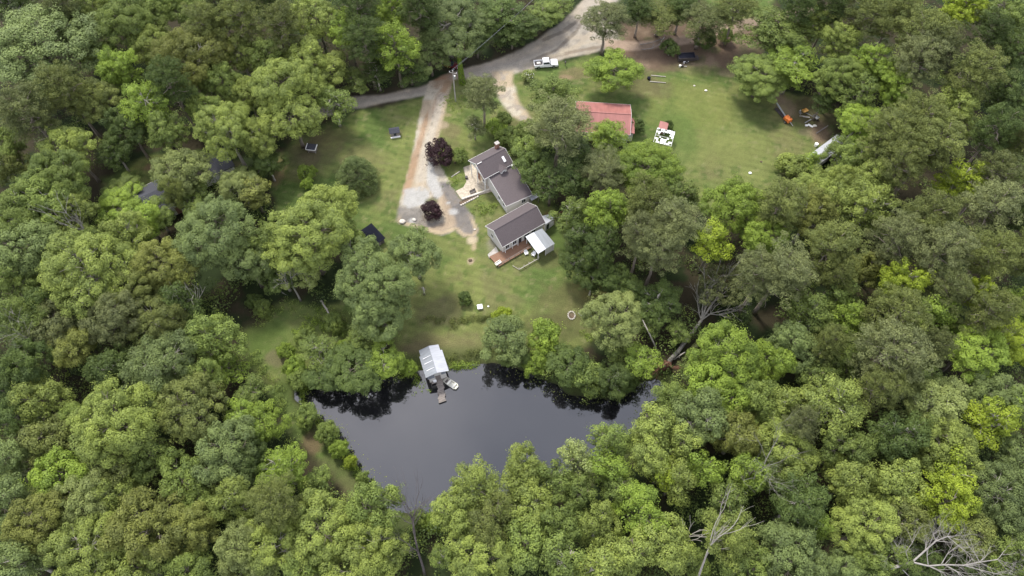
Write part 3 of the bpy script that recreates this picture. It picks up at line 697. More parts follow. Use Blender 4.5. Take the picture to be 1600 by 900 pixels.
# local x runs towards the water
zf = .35
gable_walls(4.6, 3.2, 3.6, 4.45, zf).build('wall', M['whitewall'], bh)
def slope(s, x0, x1, yo, z_e, z_r, nm, mat, par):
    MB().slab([(x0, 0, z_r), (x1, 0, z_r), (x1, s * yo, z_e), (x0, s * yo, z_e)][::-s], -.06).build(nm, mat, par)
rfp = empty  # (alias unused)
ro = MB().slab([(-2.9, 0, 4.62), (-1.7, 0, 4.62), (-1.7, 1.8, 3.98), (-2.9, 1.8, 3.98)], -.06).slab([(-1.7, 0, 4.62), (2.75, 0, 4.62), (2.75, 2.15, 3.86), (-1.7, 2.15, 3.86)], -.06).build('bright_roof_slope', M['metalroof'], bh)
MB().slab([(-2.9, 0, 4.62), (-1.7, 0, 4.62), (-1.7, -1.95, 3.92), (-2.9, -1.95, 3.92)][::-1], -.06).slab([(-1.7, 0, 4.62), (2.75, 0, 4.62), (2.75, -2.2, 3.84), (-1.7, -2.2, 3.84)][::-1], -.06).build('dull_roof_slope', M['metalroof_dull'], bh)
m = MB()
for x in (-1.0, .1, 1.5): m.slab([(x, -.15, 4.66), (x + .05, -.15, 4.66), (x + .12, -1.7, 4.12), (x + .02, -1.7, 4.12)][::-1], -.04)
m.build('roof_batten', M['white'], bh)
MB().box(-2.2, 2.4, -1.7, 1.7, .22, .34).build('floor', M['greywood'], bh)
for x in (-2.1, 2.2):
    for y in (-1.6, 1.6): MB().tube([(x, y, -1.5), (x, y, .22)], .09, 6).build('pile', M['greywood'], bh)
MB().box(2.304, 2.34, -.5, .5, .36, 2.4).build('door', M['greywood'], bh)
MB().box(2.35, 2.9, -1.9, -.6, 3.2, 3.28).build('awning', M['metalroof_dull'], bh); MB().box(2.35, 2.75, .7, 1.6, 3.2, 3.28).build('awning', M['metalroof_dull'], bh)

dkz = WATER_Z + .38
dc = empty('dock', at(684, 600, dkz), 0, 'weathered grey plank dock running from the boathouse into the pond', 'dock')
O = at(684, 600, dkz)
def dp(px, py): return at(px, py, dkz) - O
c0, c1, c2, c3 = dp(680, 580), dp(689, 579), dp(697, 626), dp(686, 630)
m = MB(); N = 30; rd = random.Random(3)
for k in range(N):
    t0, t1 = k / N, (k + .9) / N
    kink = .10 * math.sin(k * .9) if k > 12 else 0
    e1, e2 = rd.uniform(-.08, .08), rd.uniform(-.08, .08)
    a, b = lerp(c0, c3, t0), lerp(c1, c2, t0); c_, d_ = lerp(c1, c2, t1), lerp(c0, c3, t1)
    z = Vector((0, 0, rd.uniform(-.02, .03)))
    m.slab([p + z + Vector((kink + e, 0, 0)) for p, e in ((a, e1), (b, e2), (c_, e2), (d_, e1))][::-1], -.05)
m.build('deck_planks', M['greywood'], dc)
for t in (.05, .4, .7, .97):
    for q0, q1 in ((c0, c3), (c1, c2)):
        p = lerp(q0, q1, t); MB().tube([(p.x, p.y, -1.2), (p.x, p.y, -.02)], .07, 6).build('pile', M['greywood'], dc)
MB().slab([dp(672, 590) , dp(680.5, 588), dp(682, 598), dp(675, 600.5)][::-1], -.05).build('side_platform', M['greywood'], dc)
wb_ = empty('storage_box', at(679.5, 594.5, dkz + .06), R(15), 'white storage box on the side platform of dock', 'box')
MB().box(-.28, .28, -.4, .4, 0, .4).build('body', M['white'], wb_, .03); MB().box(-.31, .31, -.43, .43, .404, .47).build('lid', M['white'], wb_, .02)

bt = empty('rowing_boat', at(703.3, 599, WATER_Z), R(-36), 'small cream flat-bottomed boat moored beside the dock', 'boat')
def hull(s=1.0, zt=.42, zb=-.05, inset=0.0):
    L = 1.72 - inset; W_ = .62 - inset
    return [(-L, -W_ * .95, zt), (L * .75, -W_, zt), (L, -W_ * .55, zt + .05), (L, W_ * .55, zt + .05), (L * .75, W_, zt), (-L, W_ * .95, zt)]
out = hull(); inn = hull(inset=.07); bot = [(x * .93, y * .85, .02) for x, y, z in inn]; botx = [(x * .93, y * .85, -.08) for x, y, z in out]
n6 = 6; Vb = out + inn + bot + botx; Fb = []
for i in range(6):
    j = (i + 1) % 6
    Fb += [(i, j, 6 + j, 6 + i), (6 + i, 6 + j, 12 + j, 12 + i), (j, i, 18 + i, 18 + j)]
Fb += [tuple(range(12, 18)), tuple(range(23, 17, -1))]
MB().poly(Vb, Fb).build('hull', M['aluminium'], bt)
for x in (-.2, .95): MB().box(x - .16, x + .16, -.54, .54, .27, .33).build('bench', M['cream'], bt)
MB().box(-1.62, -1.3, -.5, .5, .24, .29).build('stern_seat', M['greywood'], bt)
MB().box(-.95, -.6, -.35, .3, .03, .2).build('gear_bag', M['darkwood'], bt)

# ------------------------------------------------------------------ vehicles
def wheel(par, x, y, r=.39, w=.26):
    wv = MB().disc((x, y, r), (0, 1, 0), r, w, 16).build('wheel', M['rubber'], par)
    s = 1 if y > 0 else -1
    MB().disc((x, y + s * (w / 2 + .006), r), (0, 1, 0), r * .6, .03, 12).build('rim', M['rim'], wv)
tk = empty('pickup_truck', at(852.5, 103), R(6), 'white crew cab pickup truck parked beside the road', 'pickup truck')
bd = MB()
bd.side([(-2.9, .45), (2.75, .4), (2.92, .55), (2.9, .98), (2.6, 1.08), (1.25, 1.16), (-.85, 1.18), (-.85, .75), (-2.9, .75)], -.98, .98)
bd.build('body', M['carpaint'], tk, .05)
m = MB(); m.box(-2.9, -.87, -.98, -.88, .755, 1.18); m.box(-2.9, -.87, .88, .98, .755, 1.18); m.box(-2.92, -2.82, -.88, .88, .755, 1.18); m.build('bed_side', M['carpaint'], tk, .02)
MB().box(-2.81, -.88, -.87, .87, .752, .80).build('bed_floor', M['darkmetal'], tk)
cab = MB().poly([(-.84, -.93, 1.185), (1.3, -.93, 1.165), (1.3, .93, 1.165), (-.84, .93, 1.185), (-.78, -.80, 1.9), (.72, -.80, 1.92), (.72, .80, 1.92), (-.78, .80, 1.9)],
                [(0, 3, 2, 1), (4, 5, 6, 7), (0, 1, 5, 4), (1, 2, 6, 5), (2, 3, 7, 6), (3, 0, 4, 7)]).build('cab', M['carpaint'], tk, .04)
def quadpatch(name, A, B, C_, D_, mat, par, lift):
    n = (Vector(B) - Vector(A)).cross(Vector(D_) - Vector(A)).normalized() * lift
    MB().poly([Vector(p) + n for p in (A, B, C_, D_)], [(0, 1, 2, 3)]).build(name, mat, par)
quadpatch('windscreen', (1.26, -.84, 1.22), (1.26, .84, 1.22), (.78, .72, 1.85), (.78, -.72, 1.85), M['glass'], tk, .02)
quadpatch('rear_window', (-.83, .75, 1.3), (-.83, -.75, 1.3), (-.79, -.66, 1.82), (-.79, .66, 1.82), M['glass'], tk, .02)
for s in (-1, 1):
    A, B, C_, D_ = (-.65, s * .912, 1.27), (1.0, s * .912, 1.25), (.6, s * .835, 1.78), (-.62, s * .835, 1.78)
    if s > 0: A, B, C_, D_ = B, A, D_, C_
    quadpatch('side_window', A, B, C_, D_, M['glass'], tk, .025)
    MB().box(2.78, 2.935, s * .78 - .14, s * .78 + .14, .74, .9).build('headlight', M['lampclear'], tk)
    MB().box(-2.94, -2.86, s * .9 - .07, s * .9 + .07, .85, 1.1).build('tail_light', M['lampred'], tk)
    MB().box(.95, 1.13, s * 1.05 - .08, s * 1.05 + .08, 1.22, 1.38).build('wing_mirror', M['rubber'], tk)
    for x in (-1.85, 1.85): wheel(tk, x, s * .9)
MB().box(2.935, 2.97, -.6, .6, .62, .86).build('grille', M['darkmetal'], tk); MB().box(2.9, 3.02, -.9, .9, .42, .56).build('bumper', M['rim'], tk)
cg = MB().box(-2.2, -1.3, -.1, .45, .81, 1.0).build('cargo_sheet', M['cream']); cg.location = tk.location; cg.rotation_euler = tk.rotation_euler
tag(cg, 'pale folded sheet lying in the bed of the white pickup', 'sheet')
# dark red car under the oak
rc = empty('parked_car', at(703, 104), R(-18), 'dark red car in deep shade beneath the big oak by junction', 'car')
MB().side([(-2.2, .35), (2.2, .35), (2.25, .7), (1.1, .88), (-1.6, .92), (-2.25, .85)], -.88, .88).build('body', M['redpaint'], rc, .06)
MB().poly([(-1.7, -.8, .9), (1.0, -.8, .88), (1.0, .8, .88), (-1.7, .8, .9), (-1.2, -.62, 1.42), (.3, -.62, 1.42), (.3, .62, 1.42), (-1.2, .62, 1.42)],
          [(0, 3, 2, 1), (4, 5, 6, 7), (0, 1, 5, 4), (1, 2, 6, 5), (2, 3, 7, 6), (3, 0, 4, 7)]).build('cabin_glass', M['glass'], rc, .04)
MB().box(-1.12, .24, -.58, .58, 1.424, 1.45).build('roof', M['redpaint'], rc, .01)
for s in (-1, 1):
    for x in (-1.4, 1.4): wheel(rc, x, s * .82, .33, .22)
    MB().box(2.16, 2.27, s * .65 - .14, s * .65 + .14, .58, .7).build('headlight', M['lampclear'], rc)

# ------------------------------------------------------------------ pole and cable
pl = empty('utility_pole', at(712, 158), 0, 'weathered utility pole with transformer standing on the verge by driveway', 'utility pole')
MB().tube([(0, 0, 0), (.0, 0, 9.2)], [.17, .11], 8).build('post', M['bone'], pl)
MB().tube([(-.9, .25, 8.6), (.9, -.25, 8.6)], .07, 4).build('crossarm', M['bone'], pl)
MB().tube([(.3, -.15, 7.0), (.3, -.15, 7.9)], .24, 10).build('transformer', M['galv'], pl)
for x, y in ((-.8, .22), (0, 0), (.8, -.22)): MB().tube([(x, y, 8.66 if x else 9.2), (x, y, 8.9 if x else 9.4)], .06, 6).build('insulator', M['white'], pl)
P1 = at(712, 158); P2 = Vector((22, 168, 0)); m = MB()
for h_, dx in ((8.9, -.8), (9.4, 0)):
    pts = []
    for k in range(15):
        t = k / 14; p = P1.lerp(P2, t); pts.append((p.x + dx * (1 - t), p.y, h_ - 4 * .9 * t * (1 - t)))
    m.tube(pts, .013, 4)
tag(m.build('overhead_cable', M['galv']), 'pair of thin overhead cables following the road from the utility pole', 'cable')
mb = empty('mailbox', at(883, 103), R(0), 'black mailbox on a post at grass verge near pickup', 'mailbox')
MB().box(-.06, .06, -.06, .06, 0, 1.0).build('post', M['darkwood'], mb); MB().side([(-.15, 1.0), (.15, 1.0), (.15, 1.2), (.08, 1.3), (-.08, 1.3), (-.15, 1.2)], -.3, .3).build('box', M['darkmetal'], mb)

# ------------------------------------------------------------------ yard things
tl = empty('utility_trailer', at(1074, 94), R(4), 'dark boxy trailer parked under the pines at lawn edge', 'trailer')
MB().box(-2.6, 1.6, -1.05, 1.05, .6, .75).build('floor', M['darkmetal'], tl)
m = MB(); m.box(-2.6, 1.6, -1.05, -.97, .755, 1.5); m.box(-2.6, 1.6, .97, 1.05, .755, 1.5); m.box(-2.6, -2.52, -.97, .97, .755, 1.5); m.box(1.52, 1.6, -.97, .97, .755, 1.5); m.build('side_panel', M['darkmetal'], tl)
MB().slab([(-2.55, -.96, 1.42), (1.5, -.96, 1.38), (1.5, .96, 1.46), (-2.55, .96, 1.46)], .05).build('tarpaulin', M['black'], tl)
MB().box(1.604, 2.6, -.8, .6, .55, .95, .1).build('tool_box', M['darkmetal'], tl)
MB().tube([(2.6, 0, .6), (3.5, 0, .55)], .06, 6).build('drawbar', M['darkmetal'], tl)
for s in (-1, 1): wheel(tl, -.5, s * 1.2, .35, .2)
def bucket(px, py, r, h, mat, lab, name='bucket', cat='bucket', group=None):
    e = empty(name, at(px, py), 0, lab, cat, group)
    MB().tube([(0, 0, 0), (0, 0, h)], [r * .85, r], 12).build('tub', mat, e); MB().tube([(0, 0, h + .003), (0, 0, h + .05)], r * 1.05, 12).build('lid', mat, e)
bucket(1068.5, 98.5, .27, .5, M['white'], 'white bucket at the trailer side, left one of the pair', group='white buckets by the trailer')
bucket(1073.5, 98.3, .27, .5, M['white'], 'white bucket at the trailer side, right one of the pair', group='white buckets by the trailer')
bucket(1062, 104.5, .3, .45, M['cream'], 'cream tub on the grass in front of dark trailer')
bucket(1066, 104.5, .3, .45, M['darkmetal'], 'black tub next to cream tub in front of trailer')
lg = MB().tube([at(1069, 104, .15), at(1073, 104, .15)], .12, 7).build('plank', M['bone']); tag(lg, 'short pale plank beside the black tub', 'plank')
fr = empty('garden_bed', at(1027, 124), 0, 'log-edged vegetable bed with weeds on upper lawn', 'garden bed')
Of = at(1027, 124)
for a, b in (((1017, 118), (1040, 120)), ((1015, 127.5), (1040, 129.5))):
    MB().tube([at(*a, .12) - Of, at(*b, .12) - Of], [.13, .10], 7).build('log_edge', M['palebark'], fr)
bucket(1013.5, 124, .42, .5, M['black'], 'round black tub at the end of the log-edged bed', 'planter_tub', 'tub')
def boulder(px, py, r, mat, name, lab, cat, sd_=1):
    c = at(px, py); o = MB().blob((0, 0, r * .3), r, (1, .8, .38), sd_, 9).build(name, mat, smooth=True); o.location = c
    return tag(o, lab, cat)
boulder(1084.5, 134.5, .28, M['stone'], 'boulder', 'smaller pale stone on open lawn below the trailer', 'rock', 3)
boulder(1102.5, 142, .38, M['cream'], 'boulder', 'whiter round stone on open lawn, right of smaller stone', 'rock', 4)
boulder(1171.5, 271, .42, M['white'], 'boulder', 'white stone near the bottom edge of open field', 'rock', 5)
boulder(1189, 253, .3, M['mulch'], 'tree_stump', 'small dark stump in open field above the white stone', 'stump', 6)
boulder(629, 347, .75, M['stone'], 'boulder', 'wide pale flat rock at southwest edge of turning circle', 'rock', 7)
boulder(647, 344, .5, M['stone'], 'boulder', 'chalky white rock on the turning circle beside pale flat rock', 'rock', 8)
boulder(742, 359, .3, M['stone'], 'boulder', 'small round stone at the south tip of asphalt drive', 'rock', 9)
boulder(735, 407, .42, M['mulch'], 'boulder', 'weathered rock sitting in sandy patch on the lawn', 'rock', 10)

# wood chipper with conveyor
wcx = empty('log_splitter', at(1229, 190), R(-62), 'orange machine with long grey chute on the field edge', 'machine')
MB().box(-.9, .9, -.6, .6, .45, 1.25, .08).build('engine_housing', M['orange'], wcx, .04); MB().box(-.5, .3, -.8, -.62, .7, 1.4).build('side_panel', M['orange'], wcx); MB().tube([(.3, .3, 1.25), (.3, .3, 1.75)], .07, 6).build('exhaust', M['darkmetal'], wcx)
MB().side([(-4.6, 1.9), (-.9, .9), (-.9, .75), (-4.6, 1.72)], -.16, .16).build('chute', M['galv'], wcx)
MB().box(-4.2, -.9, -.45, .45, .4, .5).build('frame', M['darkmetal'], wcx); MB().tube([(.9, 0, .6), (2.0, 0, .4)], .07, 6).build('drawbar', M['galv'], wcx)
for s in (-1, 1): wheel(wcx, .2, s * .78, .36, .2)
MB().tube([(-4.3, 0, 0), (-4.3, 0, 1.75)], .05, 6).build('prop_leg', M['darkmetal'], wcx)
def cart(px, py, rz, mat, lab, name='wheelbarrow', cat='wheelbarrow'):
    e = empty(name, at(px, py), R(rz), lab, cat)
    MB().poly([(-.5, -.35, .35), (.5, -.35, .35), (.5, .35, .35), (-.5, .35, .35), (-.7, -.5, .75), (.7, -.5, .75), (.7, .5, .75), (-.7, .5, .75)],
              [(0, 3, 2, 1), (0, 1, 5, 4), (1, 2, 6, 5), (2, 3, 7, 6), (3, 0, 4, 7)]).build('tray', mat, e)
    for s in (-1, 1): MB().tube([(.7, s * .12, .25), (-.5, s * .3, .35), (-1.5, s * .32, .6)], .03, 5).build('handle', M['greywood'], e)
    MB().disc((.8, 0, .2), (0, 1, 0), .2, .1, 12).build('wheel', M['rubber'], e)
cart(1256, 176, 30, M['mustard'], 'mustard yellow cart amid scrap on bare patch')
cart(1273, 186, -50, M['galv'], 'grey wheelbarrow right of mustard yellow cart')
m = MB(); m.disc((0, 0, .3), (1, .3, .1), .48, .1, 16).disc((.15, .3, .3), (1, -.2, .3), .44, .1, 16)
o = m.build('wheel_hoops', M['galv']); o.location = at(1249, 177.5); tag(o, 'pair of grey wheel hoops leaning left of mustard cart', 'wheels')
rj = random.Random(9)
for k, (px, py, nm, lab) in enumerate([(1252, 182, 'scrap_pipe', 'short pale pipe below the mustard cart'), (1259, 183.5, 'scrap_board', 'bleached board lying just right of the short pale pipe'),
        (1264, 180, 'scrap_pole', 'long grey pole between the cart and wheelbarrow'), (1262, 190, 'scrap_sheet', 'thin grey strip lying on weeds in the scrap area'),
        (1266, 197.5, 'scrap_sheet', 'white crumpled sheet left of the round white lid'), (1259.5, 197, 'scrap_block', 'small white block at scrap area lower left'),
        (1283, 205, 'scrap_beam', 'brown beam lying across the bare earth heap')]):
    c = at(px, py); a = rj.uniform(-.8, .8); L_ = [.5, .8, 1.6, 1.0, .7, .3, 2.0][k]; wd = [.06, .15, .05, .1, .25, .22, .12][k]
    o = MB().box(-L_, L_, -wd, wd, 0, .12 + .1 * (k == 5)).build(nm, M[['stone', 'bone', 'galv', 'galv', 'white', 'white', 'greywood'][k]]); o.location = c + Vector((0, 0, .08 if k < 6 else .5)); o.rotation_euler = (0, 0, a if k != 2 else -.7)
    tag(o, lab, ['pipe', 'board', 'pole', 'strip', 'sheet', 'block', 'beam'][k])
o = MB().tube([(0, 0, 0), (0, 0, .15)], .5, 16).build('round_lid', M['cream']); o.location = at(1272.5, 198) + Vector((0, 0, .05)); tag(o, 'round white lid lying at right of the scrap area', 'lid')
bucket(1274, 228, .4, .7, M['white'], 'white drum beside the long narrow shed', 'drum', 'drum')
# patio and garden items
bucket(729, 279, .32, .55, M['darkmetal'], 'round dark planter standing alone on the stone patio', 'planter', 'planter')
o = MB().box(-1.2, 1.2, -.08, .08, 0, .25).build('edging_board', M['palebark']); o.location = at(712, 273); o.rotation_euler = (0, 0, R(42)); tag(o, 'pale edging board across small round flower bed', 'board')
bk = empty('bench', at(739, 301), R(32), 'dark garden bench on the patio by the garden wall', 'bench')
MB().box(-.7, .7, -.22, .22, .4, .46).build('seat', M['greywood'], bk); MB().box(-.7, .7, .18, .22, .5, .9).build('backrest', M['greywood'], bk)
for x in (-.6, .6):
    for y in (-.16, .16): MB().box(x - .03, x + .03, y - .03, y + .03, .104, .4).build('leg', M['darkmetal'], bk)
fp = empty('flower_bed', at(733, 311), R(33), 'stone-edged planting trough below the garden wall', 'flower bed')
MB().box(-2.3, 2.0, -.45, .3, 0, .18).build('soil', M['mulch'], fp)
for k in range(9): MB().blob((-2.3 + k * .52, -.55, .12), .24, (1.2, 1, .8), k + 30).build('edge_stone', M['stone'], fp, smooth=True)
def lawnchair(px, py, rz, lab, z=0.0):
    e = empty('lawn_chair', at(px, py, z), R(rz), lab, 'chair')
    MB().box(-.32, .32, -.32, .32, .36, .42).build('seat', M['white'], e); MB().slab([(-.32, .32, .42), (.32, .32, .42), (.3, .46, 1.0), (-.3, .46, 1.0)], .06).build('backrest', M['white'], e)
    for s in (-1, 1): MB().box(s * .37 - .04, s * .37 + .04, -.3, .3, .6, .65).build('armrest', M['white'], e)
    for x in (-.33, .33):
        for y in (-.28, .28): MB().box(x - .035, x + .035, y - .035, y + .035, 0, .36).build('leg', M['white'], e)
lawnchair(822, 397, 20, 'white lawn chair in the small yard, nearer the deck rail')
lawnchair(833.5, 399, -30, 'white lawn chair beside the corner post of the carport')
sf = empty('outdoor_sofa', at(778.5, 412, .42), R(38), 'white outdoor sofa on southwest end of deck', 'sofa')
sf.scale = (.72, .72, .72); MB().box(-.8, .8, -.4, .3, .12, .42).build('seat', M['cream'], sf, .05); MB().box(-.8, .8, .304, .48, .12, .8).build('backrest', M['cream'], sf, .04)
for s in (-1, 1): MB().box(s * .88 - .075, s * .88 + .075, -.4, .48, .12, .58).build('armrest', M['cream'], sf, .03)
for x in (-.7, .7):
    for y in (-.3, .35): MB().box(x - .04, x + .04, y - .04, y + .04, .004, .12).build('leg', M['greywood'], sf)
lf = empty('yard_fence', at(827, 411), 0, 'low log fence enclosing grass below the deck', 'fence'); Of = at(827, 411)
m = MB(); m.tube([at(842, 403.5, .45) - Of, at(811, 421, .45) - Of], .09, 5); m.tube([at(811, 421, .2) - Of, at(801, 415, .2) - Of], .06, 5); m.build('rail', M['palebark'], lf)
for k in range(5):
    p = at(842 - 31 * k / 4, 403.5 + 17.5 * k / 4) - Of; MB().tube([p, p + Vector((0, 0, .6))], .08, 6).build('post', M['palebark'], lf)
ef = empty('yard_fence', at(870, 338), 0, 'brown board fence running from the lean-to into the woods', 'fence'); Of = at(870, 338)
m = MB(); a, b = at(867, 340) - Of, at(880, 334) - Of; m.slab([a + Vector((0, 0, 1.2)), b + Vector((0, 0, 1.2)), b + Vector((0, .05, 1.2)), a + Vector((0, .05, 1.2))], 1.0); m.build('boards', M['deck'], ef)
for k in range(3):
    p = lerp(a, b, k / 2); MB().box(p.x - .06, p.x + .06, p.y - .1, p.y - .004, 0, 1.3).build('post', M['greywood'], ef)
# fire ring, sheet, white box, buried pipe
frg = empty('fire_ring', at(893, 493), 0, 'oval ring of pale stones on lower lawn', 'fire ring')
MB().tube([(0, 0, 0.02), (0, 0, .06)], .62, 12).build('ash', M['mulch'], frg)
for k in range(14):
    t = k / 14 * 2 * math.pi; MB().blob((.68 * math.cos(t), .85 * math.sin(t), .1), .17, (1, 1, .8), k + 60).build('ring_stone', M['stone'], frg, smooth=True)
o = MB().slab([(-.8, -.6, .2), (.7, -.7, .15), (.8, .6, .35), (-.7, .7, .4)], .05).build('metal_sheet', M['metalroof_dull']); o.location = at(917, 493); o.rotation_euler = (0, 0, .5); tag(o, 'grey metal sheet lying near pale tree on lower lawn', 'metal sheet')
o = MB().tube([(-1.3, 1.0, .1), (.8, -1.0, .1)], .07, 6).build('pole', M['bone']); o.location = at(914, 496.5); tag(o, 'pale pole lying next to the grey metal sheet', 'pole')
cb = empty('well_cover', at(750, 481), R(12), 'white boxy well cover beside round bush on lower lawn', 'well cover')
MB().box(-.45, .45, -.45, .45, 0, .45).build('body', M['concrete'], cb); MB().box(-.52, .52, -.5, .5, .454, .56).build('lid', M['white'], cb, .02)
boulder(763, 479, .22, M['white'], 'boulder', 'tiny white stone right of the boxy well cover', 'rock', 21)

# ------------------------------------------------------------------ foliage
def leaves(Cn, Nn, size, r, ratio=.62):
    """rhombic leaf sprays: centres, normals, sizes -> verts, faces"""
    n = len(Cn)
    Nn = Nn / (np.linalg.norm(Nn, axis=1, keepdims=True) + 1e-9)
    t = r.normal(size=(n, 3)); t -= (t * Nn).sum(1, keepdims=True) * Nn; t /= np.linalg.norm(t, axis=1, keepdims=True) + 1e-9
    b = np.cross(Nn, t); s = size[:, None]
    V = np.empty((n, 4, 3)); V[:, 0] = Cn - t * s * .5; V[:, 2] = Cn + t * s * .5
    dr_ = Nn * s * .08
    V[:, 1] = Cn - b * s * ratio * .5 + dr_; V[:, 3] = Cn + b * s * ratio * .5 + dr_
    return V.reshape(-1, 3), np.arange(n * 4).reshape(n, 4)
def clump(c, rad, n, r, flat=.8, low=-.45, axis=None, elong=1.0):
    d = r.normal(size=(n * 2, 3)); d /= np.linalg.norm(d, axis=1, keepdims=True); d = d[d[:, 2] > low][:n]
    k = rad * (1 - .45 * r.random(len(d)) ** 2.2)
    p = d * k[:, None]; p[:, 2] *= flat
    if axis is not None: p += axis[None] * (p @ axis)[:, None] * (elong - 1)
    nn = d * 1.1 + np.array([0, 0, .35]) + r.normal(size=d.shape) * .36
    return p + c, nn
def lobes_crown(r, R_, Rz, zc, nl, lr, cl, ncl, size, kind):
    """sub-crowns on an ellipsoid; clumps on their outer skins"""
    L = []
    tries = 0
    while len(L) < nl and tries < 4000:
        tries += 1
        d = r.normal(size=3); d /= np.linalg.norm(d)
        if d[2] < -.45: continue
        f = r.uniform(.45, .72) if len(L) else 0
        p = np.array([d[0] * R_ * f, d[1] * R_ * f, d[2] * Rz * f]); q = lr * R_ * r.uniform(.75, 1.2)
        if kind == 'M': q *= 1.0 - .25 * max(0, d[2])
        if not len(L): p = p * 0; q = (.72 if kind == 'S' else .55) * R_
        if all(np.linalg.norm(p - a) > .5 * (q + b) * .75 for a, b in L): L.append((p, q))
    P, N, S, T = [], [], [], []; cents = []; lt_ = [r.uniform(-.22, .22) for _ in L]; ctint = []
    for li, (p, q) in enumerate(L):
        m = int(ncl * (q / cl) ** 2)
        for _ in range(m):
            d = r.normal(size=3); d /= np.linalg.norm(d)
            c = p + d * q * np.array([1, 1, .85]) * r.uniform(.78, 1.14)
            out = c / np.array([R_, R_, Rz]); no = np.linalg.norm(out)
            if no > 1.2 or d[2] < -.5: continue
            if any(np.linalg.norm((c - a) / np.array([1, 1, .85])) < b * .82 for a, b in L if b != q): continue
            if any(np.linalg.norm(c - e) < cl * (.86 if kind == 'M' else .48 if kind == 'S' else .68) for e in cents): continue
            cents.append(c); ctint.append(lt_[li])
    for ci, c in enumerate(cents):
        rad = cl * r.uniform(.55, 1.3)
        n = int(150 * (rad / size / 3.2) ** 2 * 1.25)
        ax = None; el_ = 1
        if kind == 'M':
            ax = np.array([c[0], c[1], abs(c[2]) * .4 + .6]); ax /= np.linalg.norm(ax); el_ = r.uniform(1.15, 1.7)
        p_, n_2 = clump(c, rad, n, r, .78 if kind != 'M' else .55, axis=ax, elong=el_)
        P.append(p_); N.append(n_2); S.append(size * r.uniform(.7, 1.3, len(p_)))
        base = .45 + ctint[ci] + r.uniform(-.22, .22); T.append(np.clip(base + r.normal(0, .2, len(p_)), 0, 1))
    # loose sprays beyond the clumps
    for c in cents[::4]:
        o_ = c / (np.linalg.norm(c) + 1e-6); q_ = c + o_ * cl * r.uniform(.5, 1.1) + r.normal(size=3) * .35
        k_ = int(26 * (cl / size / 3.2) ** 2 * 1.5); p_ = q_ + r.normal(size=(k_, 3)) * cl * .42
        P.append(p_); N.append(o_ + r.normal(size=p_.shape) * .6 + [0, 0, .4]); S.append(size * r.uniform(.5, 1.2, k_)); T.append(r.uniform(.3, .9, k_))
    # inner and underside foliage, tinted darker so crown shade is in the colour
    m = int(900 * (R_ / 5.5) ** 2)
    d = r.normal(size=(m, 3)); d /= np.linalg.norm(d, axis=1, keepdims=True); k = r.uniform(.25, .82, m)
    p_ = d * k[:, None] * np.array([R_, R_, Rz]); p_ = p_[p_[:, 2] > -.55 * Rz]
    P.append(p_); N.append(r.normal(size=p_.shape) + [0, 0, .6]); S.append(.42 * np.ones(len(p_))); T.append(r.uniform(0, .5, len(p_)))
    P = np.concatenate(P); P[:, 2] += zc
    return P, np.concatenate(N), np.concatenate(S), np.concatenate(T), [(p + [0, 0, zc], q) for p, q in L], [c + [0, 0, zc] for c in cents]
def limb(mb, a, b, r0, r1, rr, k=5, sag=.12):
    a, b = Vector(a), Vector(b); L_ = (b - a).length; pts = [a]; n = 4
    for i in range(1, n):
        t = i / n; p = a.lerp(b, t); p += Vector((rr.uniform(-1, 1), rr.uniform(-1, 1), rr.uniform(-.2, 1) * .8)) * L_ * .06; pts.append(p)
    pts.append(b); mb.tube(pts, [r0 + (r1 - r0) * i / n for i in range(n + 1)], k, cap=False); return pts
